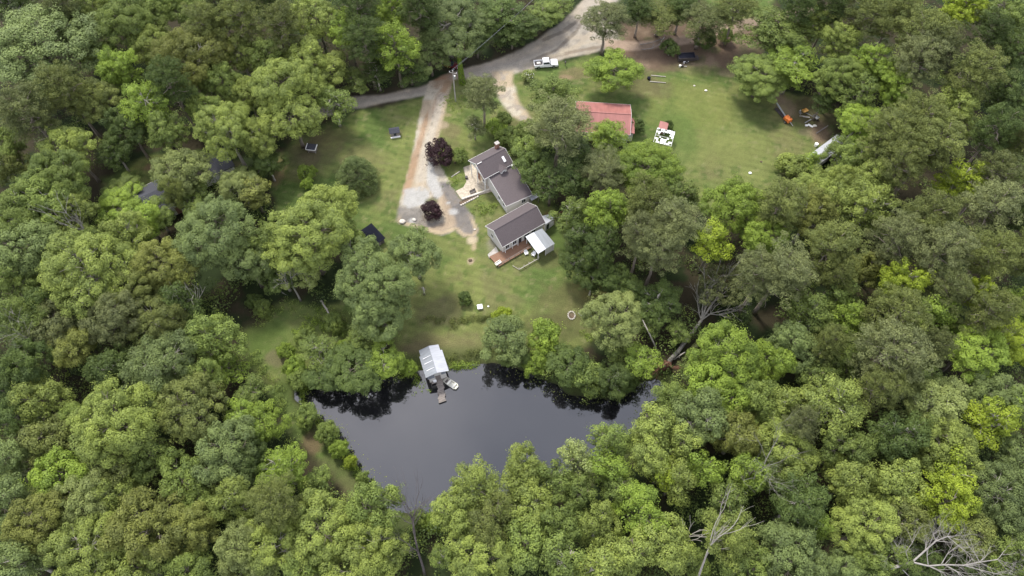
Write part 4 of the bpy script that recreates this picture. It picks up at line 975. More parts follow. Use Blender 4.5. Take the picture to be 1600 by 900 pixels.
def make_variant(kind, seed):
    """returns dict with crown mesh, trunk mesh, R, H, zc"""
    r = np.random.default_rng(seed); rr = random.Random(seed)
    kk = kind
    if kind[0] == 'O':
        R_ = {'O1': 3.6, 'O2': 5.4, 'O3': 7.6}[kind]; H = {'O1': 11.5, 'O2': 16, 'O3': 19}[kind]
        Rz = H * .36; zc = H - Rz * 1.0
        P, N, S, T, L, cents = lobes_crown(r, R_, Rz, zc, {'O1': 8, 'O2': 13, 'O3': 20}[kind], {'O1': .46, 'O2': .38, 'O3': .31}[kind], {'O1': .75, 'O2': .85, 'O3': .92}[kind], 5.0, .235, 'O')
    elif kind[0] == 'M':
        R_ = {'M1': 3.3, 'M2': 5.0}[kind]; H = {'M1': 13, 'M2': 18}[kind]; Rz = H * .40; zc = H - Rz
        P, N, S, T, L, cents = lobes_crown(r, R_, Rz, zc, {'M1': 12, 'M2': 20}[kind], {'M1': .36, 'M2': .30}[kind], .80, 4.2, .26, 'M')
    elif kind[0] == 'P':
        R_ = 4.4; H = 21; Rz = 4.8; zc = 15.6
        P, N, S, T, L = [], [], [], [], []; cents = []
        npad = 30
        for i in range(npad):
            t = (i + .5) / npad; z = 11.5 + 8.8 * t
            rad = R_ * math.sqrt(max(.04, 1 - ((z - 14.8) / 6.2) ** 2)) * r.uniform(.45, 1.0)
            a = i * 2.4 + r.uniform(-.5, .5); c = np.array([math.cos(a) * rad * .82, math.sin(a) * rad * .82, z + rad * .12])
            L.append((c, 1.0)); cents.append(c)
            for j in range(7):
                cc = c + r.normal(size=3) * [.85, .85, .35]
                p_, n_2 = clump(cc, r.uniform(.5, .85), 120, r, .6, -.6)
                P.append(p_); N.append(n_2 + r.normal(size=n_2.shape) * .6); S.append(.24 * r.uniform(.6, 1.4, len(p_))); T.append(np.clip(r.uniform(.1, .7) + r.normal(0, .2, len(p_)), 0, 1))
        for j in range(26):
            cc = np.array([0, 0, 18.6]) + r.normal(size=3) * [1.5, 1.5, .7]
            p_, n_2 = clump(cc, r.uniform(.5, .9), 80, r, .6, -.6); P.append(p_); N.append(n_2 + r.normal(size=n_2.shape) * .5); S.append(.24 * r.uniform(.6, 1.4, len(p_))); T.append(np.clip(r.uniform(.1, .7) + r.normal(0, .2, len(p_)), 0, 1))
        P = np.concatenate(P); N = np.concatenate(N); S = np.concatenate(S); T = np.concatenate(T)
    elif kind[0] == 'S':          # low leafy shrub tree, crown to the ground
        R_ = 2.6; H = 4.8; Rz = 2.5; zc = 2.35
        P, N, S, T, L, cents = lobes_crown(r, R_, Rz, zc, 10, .42, .55, 6.0, .26, 'S')
        P[:, 2] = np.maximum(P[:, 2], .08)
    elif kind[0] == 'C':          # broad evergreen cone
        R_ = 3.8; H = 8.5; Rz = 4.2; zc = 3.6; P, N, S, T, L, cents = [], [], [], [], [], []
        for i in range(330):
            t = r.random() ** 1.25; z = .4 + t * 7.6; rad = R_ * (1 - t ** 1.6) ** .8 * r.uniform(.86, 1.04) + .1; a = i * 2.39996
            c = np.array([math.cos(a) * rad, math.sin(a) * rad, z]); ax = np.array([math.cos(a), math.sin(a), .35]); ax /= np.linalg.norm(ax)
            p_, n_2 = clump(c - ax * .25, .52, 120, r, .8, -.7, ax, 1.6); P.append(p_); N.append(n_2); S.append(.2 * r.uniform(.7, 1.3, len(p_))); T.append(np.clip(r.uniform(.1, .8) + r.normal(0, .15, len(p_)), 0, 1))
            if i % 10 == 0: L.append((c, 1)); cents.append(c)
        P = np.concatenate(P); N = np.concatenate(N); S = np.concatenate(S); T = np.concatenate(T)
    V_, F_ = leaves(P, N, S, r, .62 if kind[0] not in 'PC' else .38)
    cm = np_mesh('crown_mesh', V_, F_, [], tint=np.repeat(T, 4))
    # trunk and limbs
    mb = MB(); tr = {'O': .045, 'M': .04, 'P': .05, 'S': .04, 'C': .04}[kind[0]] * R_ + .08
    top = {'O': zc + .25 * Rz, 'M': zc + .55 * Rz, 'P': 17.6, 'S': 2.6, 'C': 7.6}[kind[0]]
    n = 7; ax = [Vector((rr.uniform(-.12, .12) * i * .5, rr.uniform(-.12, .12) * i * .5, top * i / n)) for i in range(n + 1)]
    ax[0] = Vector((0, 0, -.15)); rad_ = [tr * (1.35 if i == 0 else 1) * (1 - .8 * i / n) + .03 for i in range(n + 1)]
    mb.tube(ax, rad_, 7)
    for (p, q) in L:
        z0 = max(top * .25, min(top * .95, (p[2] - abs(p[0] + p[1]) * .1) - np.hypot(p[0], p[1]) * (.6 if kind[0] != 'P' else .1)))
        i = min(n - 1, int(z0 / top * n)); a = ax[i].lerp(ax[i + 1], z0 / top * n - i)
        pts = limb(mb, a, p, tr * .38, .05, rr)
        if kind[0] in 'OM':
            near = sorted(cents, key=lambda c: np.linalg.norm(c - p))[:5]
            for c in near: limb(mb, pts[3], c, .06, .02, rr, 4)
    if kind[0] == 'P':          # bare dead limbs below the crown
        for i in range(9):
            z = rr.uniform(7, 13); a = rr.uniform(0, 6.28); l = rr.uniform(1.0, 2.8)
            limb(mb, (0, 0, z), (math.cos(a) * l, math.sin(a) * l, z + rr.uniform(.2, 1.2)), .07, .015, rr, 4)
    tm = bpy.data.meshes.new('trunk_mesh'); tm.from_pydata(mb.v, [], mb.f); tm.update(); tm.polygons.foreach_set('use_smooth', [True] * len(tm.polygons))
    return dict(crown=cm, trunk=tm, R=R_, H=H, zc=zc / H)
VAR = {}
for kind, cnt in (('O1', 4), ('O2', 6), ('O3', 4), ('M1', 4), ('M2', 6), ('P', 5), ('S', 3), ('C', 1)):
    VAR[kind] = [make_variant(kind, 100 + 17 * i + sum(map(ord, kind)) * 3) for i in range(cnt)]

TREES = [
 # x, y, r of the crown in the photograph, kind, tone [, height m] [, label]
 (65,75,80,'O','blue'),(20,10,28,'M','dark'),(145,20,30,'O','light'),(205,30,45,'O','mid'),(240,15,30,'O','mid'),(238,72,32,'O','light'),
 (190,108,28,'M','bright'),(232,165,36,'M','bright'),(262,208,28,'M','mid'),(305,90,50,'O','brown'),(375,85,27,'O','light'),(320,40,28,'P','olive'),
 (293,10,27,'O','mid'),(378,30,30,'P','olive'),(160,92,22,'O','mid'),(155,160,32,'O','olive'),(200,200,32,'O','dark'),(265,130,30,'P','dark'),
 (100,140,33,'P','olive'),(42,175,38,'P','pine'),(15,230,27,'O','mid'),(115,235,33,'O','light'),(90,285,46,'O','mid'),(12,262,25,'O','olive'),
 (290,272,38,'O','pale',12),(372,285,28,'O','pale',11),(355,205,46,'O','light'),(320,172,20,'O','mid'),(385,145,27,'O','light'),(195,300,28,'O','mid',10),(180,238,25,'M','dark',10),
 (495,30,36,'O','light'),(443,45,30,'P','olive'),(543,50,28,'M','bright'),(570,65,30,'P','dark'),(613,20,27,'M','bright'),(617,75,33,'M','bright'),
 (640,108,24,'M','dark',8.5),(588,112,26,'M','dark',9.5),(555,125,20,'M','mid',8),(700,42,58,'O','blue',16,'large grey-green oak spreading over the dark red car at junction'),(672,88,24,'O','blue',9),(480,92,34,'O','light'),
 (512,112,34,'O','light'),(445,135,46,'O','light'),(455,180,38,'O','light'),(520,160,24,'M','mid',12),(420,90,26,'M','mid'),(410,215,28,'O','light'),
 (418,258,22,'O','dark',8),(783,25,36,'M','dark',12),(800,52,28,'M','dark',8.5),(420,8,24,'P','dark'),(560,12,30,'P','dark'),(655,8,30,'P','dark'),(745,62,26,'M','dark',9),
 (347,125,30,'O','mid'),(340,8,26,'P','pine'),(100,8,26,'P','pine'),
 (755,148,28,'P','grey',14,'thin greyish pine beside the ivy-covered trunk near utility pole'),(741,197,17,'M','grey',7,'small sparse grey-green tree on lawn north of the purple tree'),
 (555,270,27,'C','blue',8.6,'dense greyish evergreen cone alone on the lawn west of driveway'),(480,270,12,'S','bright',4,'upright bright green bush on lawn left of evergreen cone'),(480,287,9,'S','bright',3,'lower bright bush at the foot of the upright bright bush'),
 (685,240,20,'S','purple',4.5,'larger dark purple tree overhanging the narrow part of driveway'),(674,330,14,'S','purple',3.2,'smaller round purple bush in the middle of turning circle'),
 (720,244,12,'S','mid',3.2,'green bush on lawn right of the larger purple tree'),
 (777,200,15,'S','bright',3.5),(795,215,17,'S','mid',4),(812,228,17,'S','mid',4.5),(785,190,14,'S','mid',3.5),
 (815,35,32,'M','dark',10),(848,22,30,'M','mid',9),(872,8,25,'M','mid',8),(947,32,32,'P','grey',13.5,'tall thin greyish pine at the track junction, right of road'),
 (1033,22,35,'P','olive',13),(1100,32,35,'P','pine',11.5),(1000,15,24,'P','dark',13),(1150,15,27,'P','olive',14),(1065,10,28,'P','dark',14),(1047,76,14,'S','dark',4),(1100,62,15,'S','dark',4.5),(1133,58,11,'S','mid',3.5),
 (960,108,38,'O','bright',10,'broad bright green tree standing alone north of the red roof'),
 (863,150,38,'M','mid',13),(873,198,46,'P','grey',20,'large greyish pine left of the red roof, bare trunk below'),(950,215,30,'M','bright',11,'bright tree overlapping the south edge of the red roof'),(1010,262,48,'O','bright',13),
 (943,268,30,'P','grey',15),(822,235,24,'O','mid',10),(835,262,28,'O','dark',10),(825,205,18,'O','mid',8),(905,245,25,'M','dark',11),(898,285,28,'M','dark',12),(860,290,26,'M','dark',11),
 (1215,50,44,'M','mid',15),(1190,118,40,'O','mid',10,'rounded mid green tree jutting into the right side of field'),(1240,105,38,'M','bright',13),(995,197,12,'S','dark',3.2,'dark round bush against the east end of red-roofed house'),
 (1045,197,7,'S','dark',2.5,'small dark bush beside the tiny red shed'),(825,119,9,'S','pale',2.2,'pale flowering bush between the road and white pickup'),
 (1310,65,28,'M','light'),(1355,25,35,'P','olive'),(1400,20,30,'P','olive'),(1500,18,30,'M','yellow'),(1440,55,36,'P','olive'),(1460,75,34,'P','pine'),
 (1567,30,36,'M','mid'),(1580,80,30,'M','dark'),(1353,100,28,'M','bright'),(1380,120,25,'M','bright'),(1310,125,29,'O','mid'),(1433,95,36,'P','grey'),
 (1523,117,38,'P','olive'),(1395,142,26,'M','bright'),(1340,190,32,'O','bright',12),(1435,190,40,'P','olive'),(1490,172,33,'M','light'),(1388,215,38,'P','olive'),
 (1455,228,40,'P','olive'),(1400,255,35,'P','olive'),(1302,288,30,'O','light',12),(1238,260,20,'S','light',5),(1270,250,13,'M','bright',6.5,'small bright tree in front of the long narrow shed, splitting it'),(1312,240,20,'O','mid',9),(1360,285,32,'M','light'),(1275,298,33,'O','light'),
 (1500,282,33,'M','yellow'),(1555,275,30,'P','pine'),(1555,205,32,'P','dark'),(1570,150,30,'M','dark'),(1592,225,25,'P','olive'),(1275,40,24,'M','light'),(1300,12,28,'P','dark'),(1250,10,26,'P','dark'),(1285,160,22,'M','dark',9),
 (1545,55,24,'P','dark'),(1340,150,24,'M','mid'),(1585,262,24,'M','mid'),(1338,250,26,'O','mid',12),
 (30,335,46,'O','mid'),(75,318,42,'O','mid'),(110,332,34,'O','light'),(35,388,44,'O','blue'),(78,388,32,'O','blue'),(20,445,32,'M','mid'),
 (190,318,35,'O','bright',12),(228,345,25,'O','bright',10),(246,338,22,'O','mid',8),(305,312,24,'O','mid',9),(272,300,16,'O','olive',9),(200,370,30,'O','light'),(142,425,60,'O','light',19,'big rounded light green oak in the left woods above two olive oaks'),(262,410,38,'O','brown'),
 (335,365,54,'O','blue'),(385,408,36,'O','blue'),(215,462,33,'O','olive'),(182,497,40,'O','grey'),(243,507,38,'O','olive'),(118,545,28,'O','brown'),
 (85,515,30,'O','grey'),(35,500,35,'M','mid'),(72,475,26,'O','dark'),(247,567,50,'O','blue'),(282,470,26,'M','dark'),(337,530,32,'O','mid'),(355,575,26,'M','bright',9),
 (318,592,26,'O','mid'),(40,572,38,'O','dark'),(173,580,30,'O','dark'),(130,385,22,'O','mid'),
 (510,325,38,'O','light'),(480,372,56,'O','light'),(533,372,26,'O','mid',12),(420,385,30,'O','mid'),(440,430,26,'O','dark',9),(398,305,24,'M','brown',10),
 (587,440,54,'O','blue',17,'big grey-green oak left of lower lawn, with rounded crown'),(647,395,40,'O','blue',14,'grey-green oak touching the bottom of the turning circle'),(592,485,42,'O','blue',13),(560,400,28,'O','blue'),
 (470,418,26,'O','pale',10,'dying thin tree with bare white branches left of big oak'),
 (600,562,27,'O','bright',7),(545,580,38,'O','dark',7.5),(500,548,26,'M','mid',7),(565,530,24,'M','mid',8),(600,515,24,'O','mid',8),(463,573,16,'S','bright',4),(638,575,11,'S','bright',3),(470,592,16,'S','mid',3.5),
 (500,590,22,'O','dark',6),(448,548,12,'S','bright',3),(478,528,15,'S','mid',3.5),(458,575,13,'S','bright',3.5),(522,505,14,'S','mid',3.5),(540,545,16,'S','bright',4),(410,482,13,'S','mid',3),(398,470,11,'S','dark',3),(655,812,14,'S','mid',4),(676,816,15,'S','bright',4),(726,467,10,'S','dark',2.4,'round dark green bush on the lower lawn'),
 (787,527,31,'O','blue',8),(785,497,14,'S','yellow',4),(850,528,24,'S','bright',6),(835,568,19,'S','bright',4.5),(890,570,32,'O','dark',7),(920,592,26,'S','mid',5.5),(960,590,26,'O','dark',7),(805,553,18,'O','dark',5.5),(978,598,16,'S','dark',4),
 (955,500,42,'O','pale',14,'pale green tree at the east end of lower lawn'),(1000,560,28,'M','bright',9),(960,545,20,'M','mid',8),
 (893,335,26,'M','mid',13),(900,375,26,'M','dark',12),(950,330,32,'M','bright'),(942,385,32,'M','dark'),(905,412,26,'O','dark',9),(955,437,26,'O','dark',10),(925,440,20,'O','dark',8),
 (1003,370,32,'P','grey'),(1055,352,38,'P','grey'),(1030,385,34,'P','grey'),(1010,318,35,'P','olive'),(1070,310,24,'M','mid',12),
 (1113,380,27,'M','yellow',17,'slender yellow-green tree above the fallen tree'),(1150,325,40,'O','bright'),(1188,368,36,'O','bright'),(1190,430,34,'P','grey'),(1027,470,34,'M','dark',10),(1017,502,20,'M','mid',6),(1058,518,17,'M','mid',6),(985,455,22,'M','dark',9),
 (1133,560,48,'O','bright'),(1105,600,34,'O','bright'),(1085,585,22,'M','mid',9),
 (1220,320,35,'P','olive'),(1267,335,38,'O','brown'),(1357,325,38,'M','light'),(1447,343,40,'P','olive'),(1547,330,40,'P','grey'),(1400,375,36,'P','grey'),
 (1467,395,38,'P','grey'),(1543,400,38,'P','olive'),(1297,390,38,'P','olive'),(1220,425,42,'P','grey'),(1353,422,26,'O','brown'),(1407,443,31,'M','yellow',19,'vivid yellow-green tree amid dull olive pines right of centre'),
 (1317,465,28,'M','mid'),(1453,492,30,'M','bright'),(1400,492,38,'P','olive'),(1477,455,28,'P','pine'),(1520,462,18,'M','yellow',17),(1543,490,35,'P','olive'),(1585,475,28,'M','bright'),
 (1263,487,30,'M','mid'),(1323,498,25,'M','bright'),(1243,540,35,'O','blue'),(1390,550,44,'P','grey'),(1517,545,40,'O','bright'),(1580,533,34,'O','yellow'),(1208,567,28,'O','bright'),(1297,535,24,'P','olive'),
 (1310,430,24,'P','olive'),(1595,400,26,'P','olive'),(1590,335,24,'P','dark'),(1455,545,26,'P','pine'),(1330,565,28,'M','mid'),(1270,590,24,'M','mid'),
 (67,630,32,'O','light'),(25,650,28,'O','dark'),(77,688,35,'O','olive'),(15,720,32,'O','blue'),(187,655,60,'O','light',20,'largest light green domed oak in the lower left woods'),(247,623,36,'O','blue'),
 (300,640,44,'O','olive'),(353,705,48,'O','blue'),(233,720,30,'O','mid'),(173,742,36,'O','olive'),(100,742,34,'O','bright'),(287,747,32,'O','mid'),(187,775,28,'O','light'),
 (310,790,26,'O','mid'),(365,780,32,'O','light'),(133,790,45,'O','pale'),(235,815,56,'O','brown'),(290,830,40,'O','brown'),(65,820,42,'O','brown'),(20,785,36,'O','blue'),
 (133,860,46,'O','light'),(388,860,42,'O','pale'),(300,895,32,'O','mid'),(30,880,36,'O','blue'),(210,885,34,'O','light'),(120,655,22,'O','mid'),(20,600,26,'O','dark'),
 (480,650,16,'S','mid',4),(513,678,16,'S','mid',4),(530,703,12,'S','bright',3),(548,722,9,'S','yellow',2.4),(567,745,9,'S','mid',2.4),(393,615,22,'M','mid',8),(375,650,24,'M','bright',9),
 (412,665,27,'O','bright',10),(440,735,34,'M','bright',13),(432,785,36,'P','olive'),(490,752,18,'M','mid',7),(393,720,26,'O','dark'),
 (503,825,48,'O','light'),(583,800,38,'O','mid',16),(590,855,44,'O','light'),(425,850,42,'O','light'),(560,890,36,'O','light'),(480,890,30,'O','mid'),
 (770,738,40,'M','light',16),(712,802,32,'O','light',14),(770,810,40,'M','olive'),(745,862,42,'O','light'),(695,872,22,'M','mid',10),(800,715,28,'M','light',15),
 (815,745,35,'O','light'),(868,715,28,'M','pale',15),(870,750,28,'M','mid'),(925,692,28,'M','mid',15),(943,730,30,'M','bright'),(1018,668,33,'M','light'),(1018,700,38,'M','light'),
 (1035,735,25,'M','yellow'),(1062,690,25,'M','light'),(1052,622,24,'M','mid',11),(1093,650,35,'O','blue'),(1153,682,32,'O','brown'),(1055,750,28,'M','light'),(1100,735,26,'M','bright'),
 (1000,800,38,'M','bright'),(935,820,30,'O','light'),(877,815,32,'O','mid'),(820,790,35,'O','light'),(820,850,38,'O','mid'),(873,868,35,'M','mid'),(1035,850,38,'O','light'),
 (985,865,32,'M','light'),(940,880,34,'M','light'),(1133,790,30,'M','mid'),(1140,840,40,'M','light'),(1165,885,34,'O','mid'),(1167,745,30,'M','bright'),(1185,625,33,'O','mid'),(1147,615,32,'O','bright'),
 (965,760,28,'M','mid'),(905,770,26,'M','mid'),(1200,740,24,'M','mid'),(1085,880,22,'S','mid',4),
 (1225,700,43,'O','light'),(1300,630,42,'M','light'),(1247,663,24,'P','grey'),(1320,697,35,'M','mid'),(1223,635,28,'M','light'),(1460,630,45,'O','pale'),(1400,678,38,'M','dark'),
 (1477,703,44,'O','light'),(1547,663,33,'M','yellow'),(1557,617,36,'O','blue'),(1592,637,26,'M','bright'),(1327,753,35,'O','light'),(1400,757,33,'O','light'),(1483,745,34,'M','yellow'),
 (1477,785,37,'M','yellow'),(1247,787,42,'M','dark'),(1273,823,22,'M','bright'),(1350,827,42,'O','light'),(1407,817,32,'O','olive'),(1240,870,48,'O','blue'),(1313,887,24,'O','blue'),
 (1367,868,30,'O','mid'),(1560,773,44,'O','blue'),(1592,715,28,'O','blue'),(1520,838,32,'O','olive'),(1577,815,30,'O','blue'),(1585,878,30,'M','mid'),(1370,610,30,'P','olive'),(1430,590,24,'M','mid'),(1440,880,30,'M','dark',9),(1520,890,28,'M','dark',9),
]
KW = {'O': 'oak', 'M': 'leafy tree', 'P': 'pine', 'S': 'bush', 'C': 'evergreen'}
NAME = {'O': 'oak_tree', 'M': 'leafy_tree', 'P': 'pine_tree', 'S': 'bush', 'C': 'evergreen_tree'}
placed = []
KEEP = [(h1, 5.5), (h2, 5.2), (h3, 6.2), (hr, 7.5), (hw, 7.5), (hw2, 4.5), (ph, 2), (hu, 2), (rs, 2.2), (wc, 3), (bh, 4), (cp_, 3.5), (tl, 3), (rc, 2.5), (bs, 2.6)]
def blocked(x, y, px, py):
    i = int(round((x - NX0) / ST)); j = int(round((y - NY0) / ST))
    if 0 <= i < nx and 0 <= j < ny and max(d_road[i, j], d_drive[i, j], d_track[i, j]) > -1.0: return True
    if py < 640 and inside(POND, x, y): return True
    return any(math.hypot(x - o_.location.x, y - o_.location.y) < q for o_, q in KEEP)
tr_rng = random.Random(5)
for T_ in TREES:
    px, py, rp, kd, tone = T_[:5]; hh = T_[5] if len(T_) > 5 else None; lab = T_[6] if len(T_) > 6 else None
    g0 = at(px, py, 9); i0 = min(max(int((g0.x - NX0) / ST), 0), nx - 1); j0 = min(max(int((g0.y - NY0) / ST), 0), ny - 1)
    boost = 1.08 if kd == 'S' else ((1.09 if 560 < px < 1110 else 1.2) if max(d_lawn[i0, j0], d_pond[i0, j0]) > -7 else 1.17)
    z = 9.0; rm = 5
    for _ in range(4):
        dep = at(px, py, z).y * CP + (CAM_H - z) * SP; rm = rp * boost * dep / FPX
        if hh: h = hh
        else: h = {'O': min(19, max(10, 8 + 1.35 * rm)), 'M': min(20, max(11, 9 + 1.8 * rm)), 'P': min(23, max(16, 15 + 1.1 * rm)), 'S': rm * 1.7, 'C': 8.5}[kd] * tr_rng.uniform(.97, 1.03)
        z = h * {'O': .66, 'M': .62, 'P': .74, 'S': .5, 'C': .45}[kd]
    p = at(px, py, z)
    if kd not in 'SC':
        h0, z0 = h, z
        for _ in range(12):
            if not blocked(p.x, p.y, px, py): break
            h *= .93; z *= .93; p = at(px, py, z)
        else:
            h, z = h0, z0; p = at(px, py, z)
            for _ in range(12):
                if not blocked(p.x, p.y, px, py): break
                h *= 1.05; z *= 1.05; p = at(px, py, z)
            else: h, z = h0 * .8, z0 * .8; p = at(px, py, z)
    if kd == 'O': vk = 'O1' if rm < 4.4 else ('O2' if rm < 6.6 else 'O3')
    elif kd == 'M': vk = 'M1' if rm < 4.1 else 'M2'
    else: vk = kd
    placed.append(dict(px=px, py=py, x=p.x, y=p.y, r=rm, h=h, kd=kd, vk=vk, tone=tone, label=lab))

# keep stems out of the water and off the paving
def nudge(t):
    for _ in range(14):
        if inside(POND, t['x'], t['y']):
            cx, cy = sum(px_) / len(px_), sum(py_) / len(py_)
            d = Vector((t['x'] - cx, t['y'] - cy)).normalized()
            best = min(((i, (Vector((POND[i].x, POND[i].y)) - Vector((t['x'], t['y']))).length) for i in range(len(POND))), key=lambda q: q[1])[0]
            g = Vector((POND[best].x - t['x'], POND[best].y - t['y'])); g = g.normalized() if g.length > .01 else d
            t['x'] += g.x * .4; t['y'] += g.y * .4
        else: break
for t in placed: nudge(t)

# labels that single out each one
def col_word(px): 
    for lim, w_ in ((170, 'far left edge'), (330, 'left woods'), (520, 'left of centre'), (740, 'just left of centre'), (900, 'centre'), (1080, 'just right of centre'), (1240, 'right of centre'), (1440, 'right woods'), (9999, 'far right edge')):
        if px < lim: return w_
def row_word(py):
    for lim, w_ in ((60, 'top of view'), (150, 'level with the pickup'), (250, 'level with the red roof'), (350, 'level with grey roofs'), (450, 'level with the deck'),
                    (550, 'level with lower lawn'), (640, 'level with the boathouse'), (740, 'level with open water'), (820, 'below the pond'), (9999, 'bottom of view')):
        if py < lim: return w_
def size_word(t): return 'small' if t['r'] < 3.9 else ('large' if t['r'] > 6.2 else 'medium')
groups = {}
for t in placed:
    if t['label']: continue
    key = (size_word(t) if t['kd'] != 'S' else 'low', t['tone'], t['kd'], col_word(t['px']), row_word(t['py'])); groups.setdefault(key, []).append(t)
ORD = ['leftmost', 'second from left', 'third from left', 'fourth from left', 'fifth from left']
for key, ts in groups.items():
    base = f"{key[0]} {TONEWORD[key[1]]} {KW[key[2]]}, {key[3]}, {key[4]}"
    ts.sort(key=lambda t: t['px'])
    for i, t in enumerate(ts):
        if len(ts) == 1: t['label'] = base
        elif len(ts) == 2: t['label'] = base + (', left one' if i == 0 else ', right one')
        else: t['label'] = base + ', ' + ('rightmost' if i == len(ts) - 1 else ORD[i])
GRP = {'O': 'oaks of the surrounding woods', 'M': 'loose leafy trees of the woods', 'P': 'pines of the woods', 'S': 'bushes around the yards and pond', 'C': None}
CAT = {'O': 'oak tree', 'M': 'leafy tree', 'P': 'pine tree', 'S': 'bush', 'C': 'evergreen tree'}
for t in placed:
    v = tr_rng.choice(VAR[t['vk']])
    zb = 0.0
    e = empty(NAME[t['kd']], (t['x'], t['y'], zb), tr_rng.uniform(0, 6.28), t['label'], CAT[t['kd']], GRP[t['kd']])
    s_ = t['r'] / v['R']; e.scale = (s_ * tr_rng.uniform(.93, 1.07), s_ * tr_rng.uniform(.93, 1.07), t['h'] / v['H'])
    bark = 'pinebark' if t['kd'] == 'P' else tr_rng.choice(['bark', 'bark', 'palebark'])
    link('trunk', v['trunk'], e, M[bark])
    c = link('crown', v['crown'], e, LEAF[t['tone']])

# ------------------------------------------------------------------ bare and fallen trees
def dead(mb, p, d, L_, r_, depth, rr, spread=.6, k=6, up=.15):
    pts = [p]; q = p.copy(); dd = d.copy(); n = 4
    for i in range(n):
        dd = (dd + Vector((rr.uniform(-1, 1), rr.uniform(-1, 1), rr.uniform(-1, 1) + up)) * .16).normalized(); q = q + dd * L_ / n; pts.append(q.copy())
    mb.tube(pts, [r_ * (1 - .5 * i / n) for i in range(n + 1)], k, cap=False)
    if depth <= 0: return
    for i in range(rr.choice([2, 3, 3])):
        t = rr.choice([2, 3, 4]); nd = (dd + Vector((rr.uniform(-1, 1), rr.uniform(-1, 1), rr.uniform(-.6, 1))) * spread).normalized()
        dead(mb, pts[t].copy(), nd, L_ * rr.uniform(.55, .8), r_ * .52, depth - 1, rr, spread, max(3, k - 1), up)
def dead_tree(name, base, top_dir, L_, r_, depth, mat, seed, lab, cat='dead tree', spread=.6, up=.15, roots=False):
    e = empty(name, base, 0, lab, cat); rr = random.Random(seed)
    trunk = MB(); d = Vector(top_dir).normalized(); p0 = Vector((0, 0, 0)); pts = [p0]; q = p0.copy()
    for i in range(5):
        q = q + (d + Vector((rr.uniform(-.05, .05), rr.uniform(-.05, .05), 0))) * L_ / 5; pts.append(q.copy())
    trunk.tube(pts, [r_ * (1 - .09 * i) for i in range(6)], 8); trunk.build('trunk', mat, e, smooth=True)
    br = MB()
    for i in range(5):
        nd = (d + Vector((rr.uniform(-1, 1), rr.uniform(-1, 1), rr.uniform(-.3, .8))) * spread).normalized()
        dead(br, pts[rr.choice([3, 4, 5, 5])].copy(), nd, L_ * rr.uniform(.4, .6), r_ * .5, depth, rr, spread, 5, up)
    br.build('branches', mat, e, smooth=True); return e
dead_tree('dead_tree', at(322, 510), (0, .1, 1), 7, .22, 2, M['deadwood'], 3, 'bleached snag rising beside brown clearing in left woods', spread=.9)
dead_tree('dead_tree', at(165, 400), (0, .05, 1), 10, .2, 2, M['deadwood'], 5, 'bare grey treetop poking out above the big bright left tree', spread=.7)
dead_tree('dead_tree', at(2, 610), (0, .05, 1), 12, .2, 2, M['deadwood'], 8, 'bare twiggy dead tree at the very left edge', spread=.6)
dead_tree('dead_tree', at(470, 470), (0, .05, 1), 6.0, .22, 3, M['deadwood'], 12, 'white bare branches fanned around the dying thin tree', spread=1.1, up=.0)
dead_tree('dead_tree', at(664, 900), (-.05, .38, 1), 12.0, .24, 3, M['darkwood'], 22, 'dark bare tree silhouetted against the south end of the pond', spread=.32)
dead_tree('dead_tree', at(1086, 912), (0.02, .3, 1), 12, .22, 2, M['palebark'], 24, 'tall pale forked trunk with bare limbs right of the pond', spread=.28)
dead_tree('dead_tree', at(1050, 860), (.12, .1, 1), 7, .18, 1, M['palebark'], 26, 'thin pale leaning trunk left of tall forked bare tree', spread=.4)
dead_tree('dead_tree', at(1160, 775), (-.05, .05, 1), 12, .16, 3, M['twig'], 29, 'grey twiggy treetop beside the brownish tree right of pond', spread=.7)
dead_tree('dead_tree', at(95, 560), (0, .05, 1), 9, .18, 3, M['twig'], 31, 'tangle of grey bare twigs amid left woods', spread=.9)
dead_tree('dead_tree', at(1215, 45), (0, .05, 1), 12, .16, 2, M['twig'], 41, 'bare grey crown beside the top right grassy clearing', spread=.7)
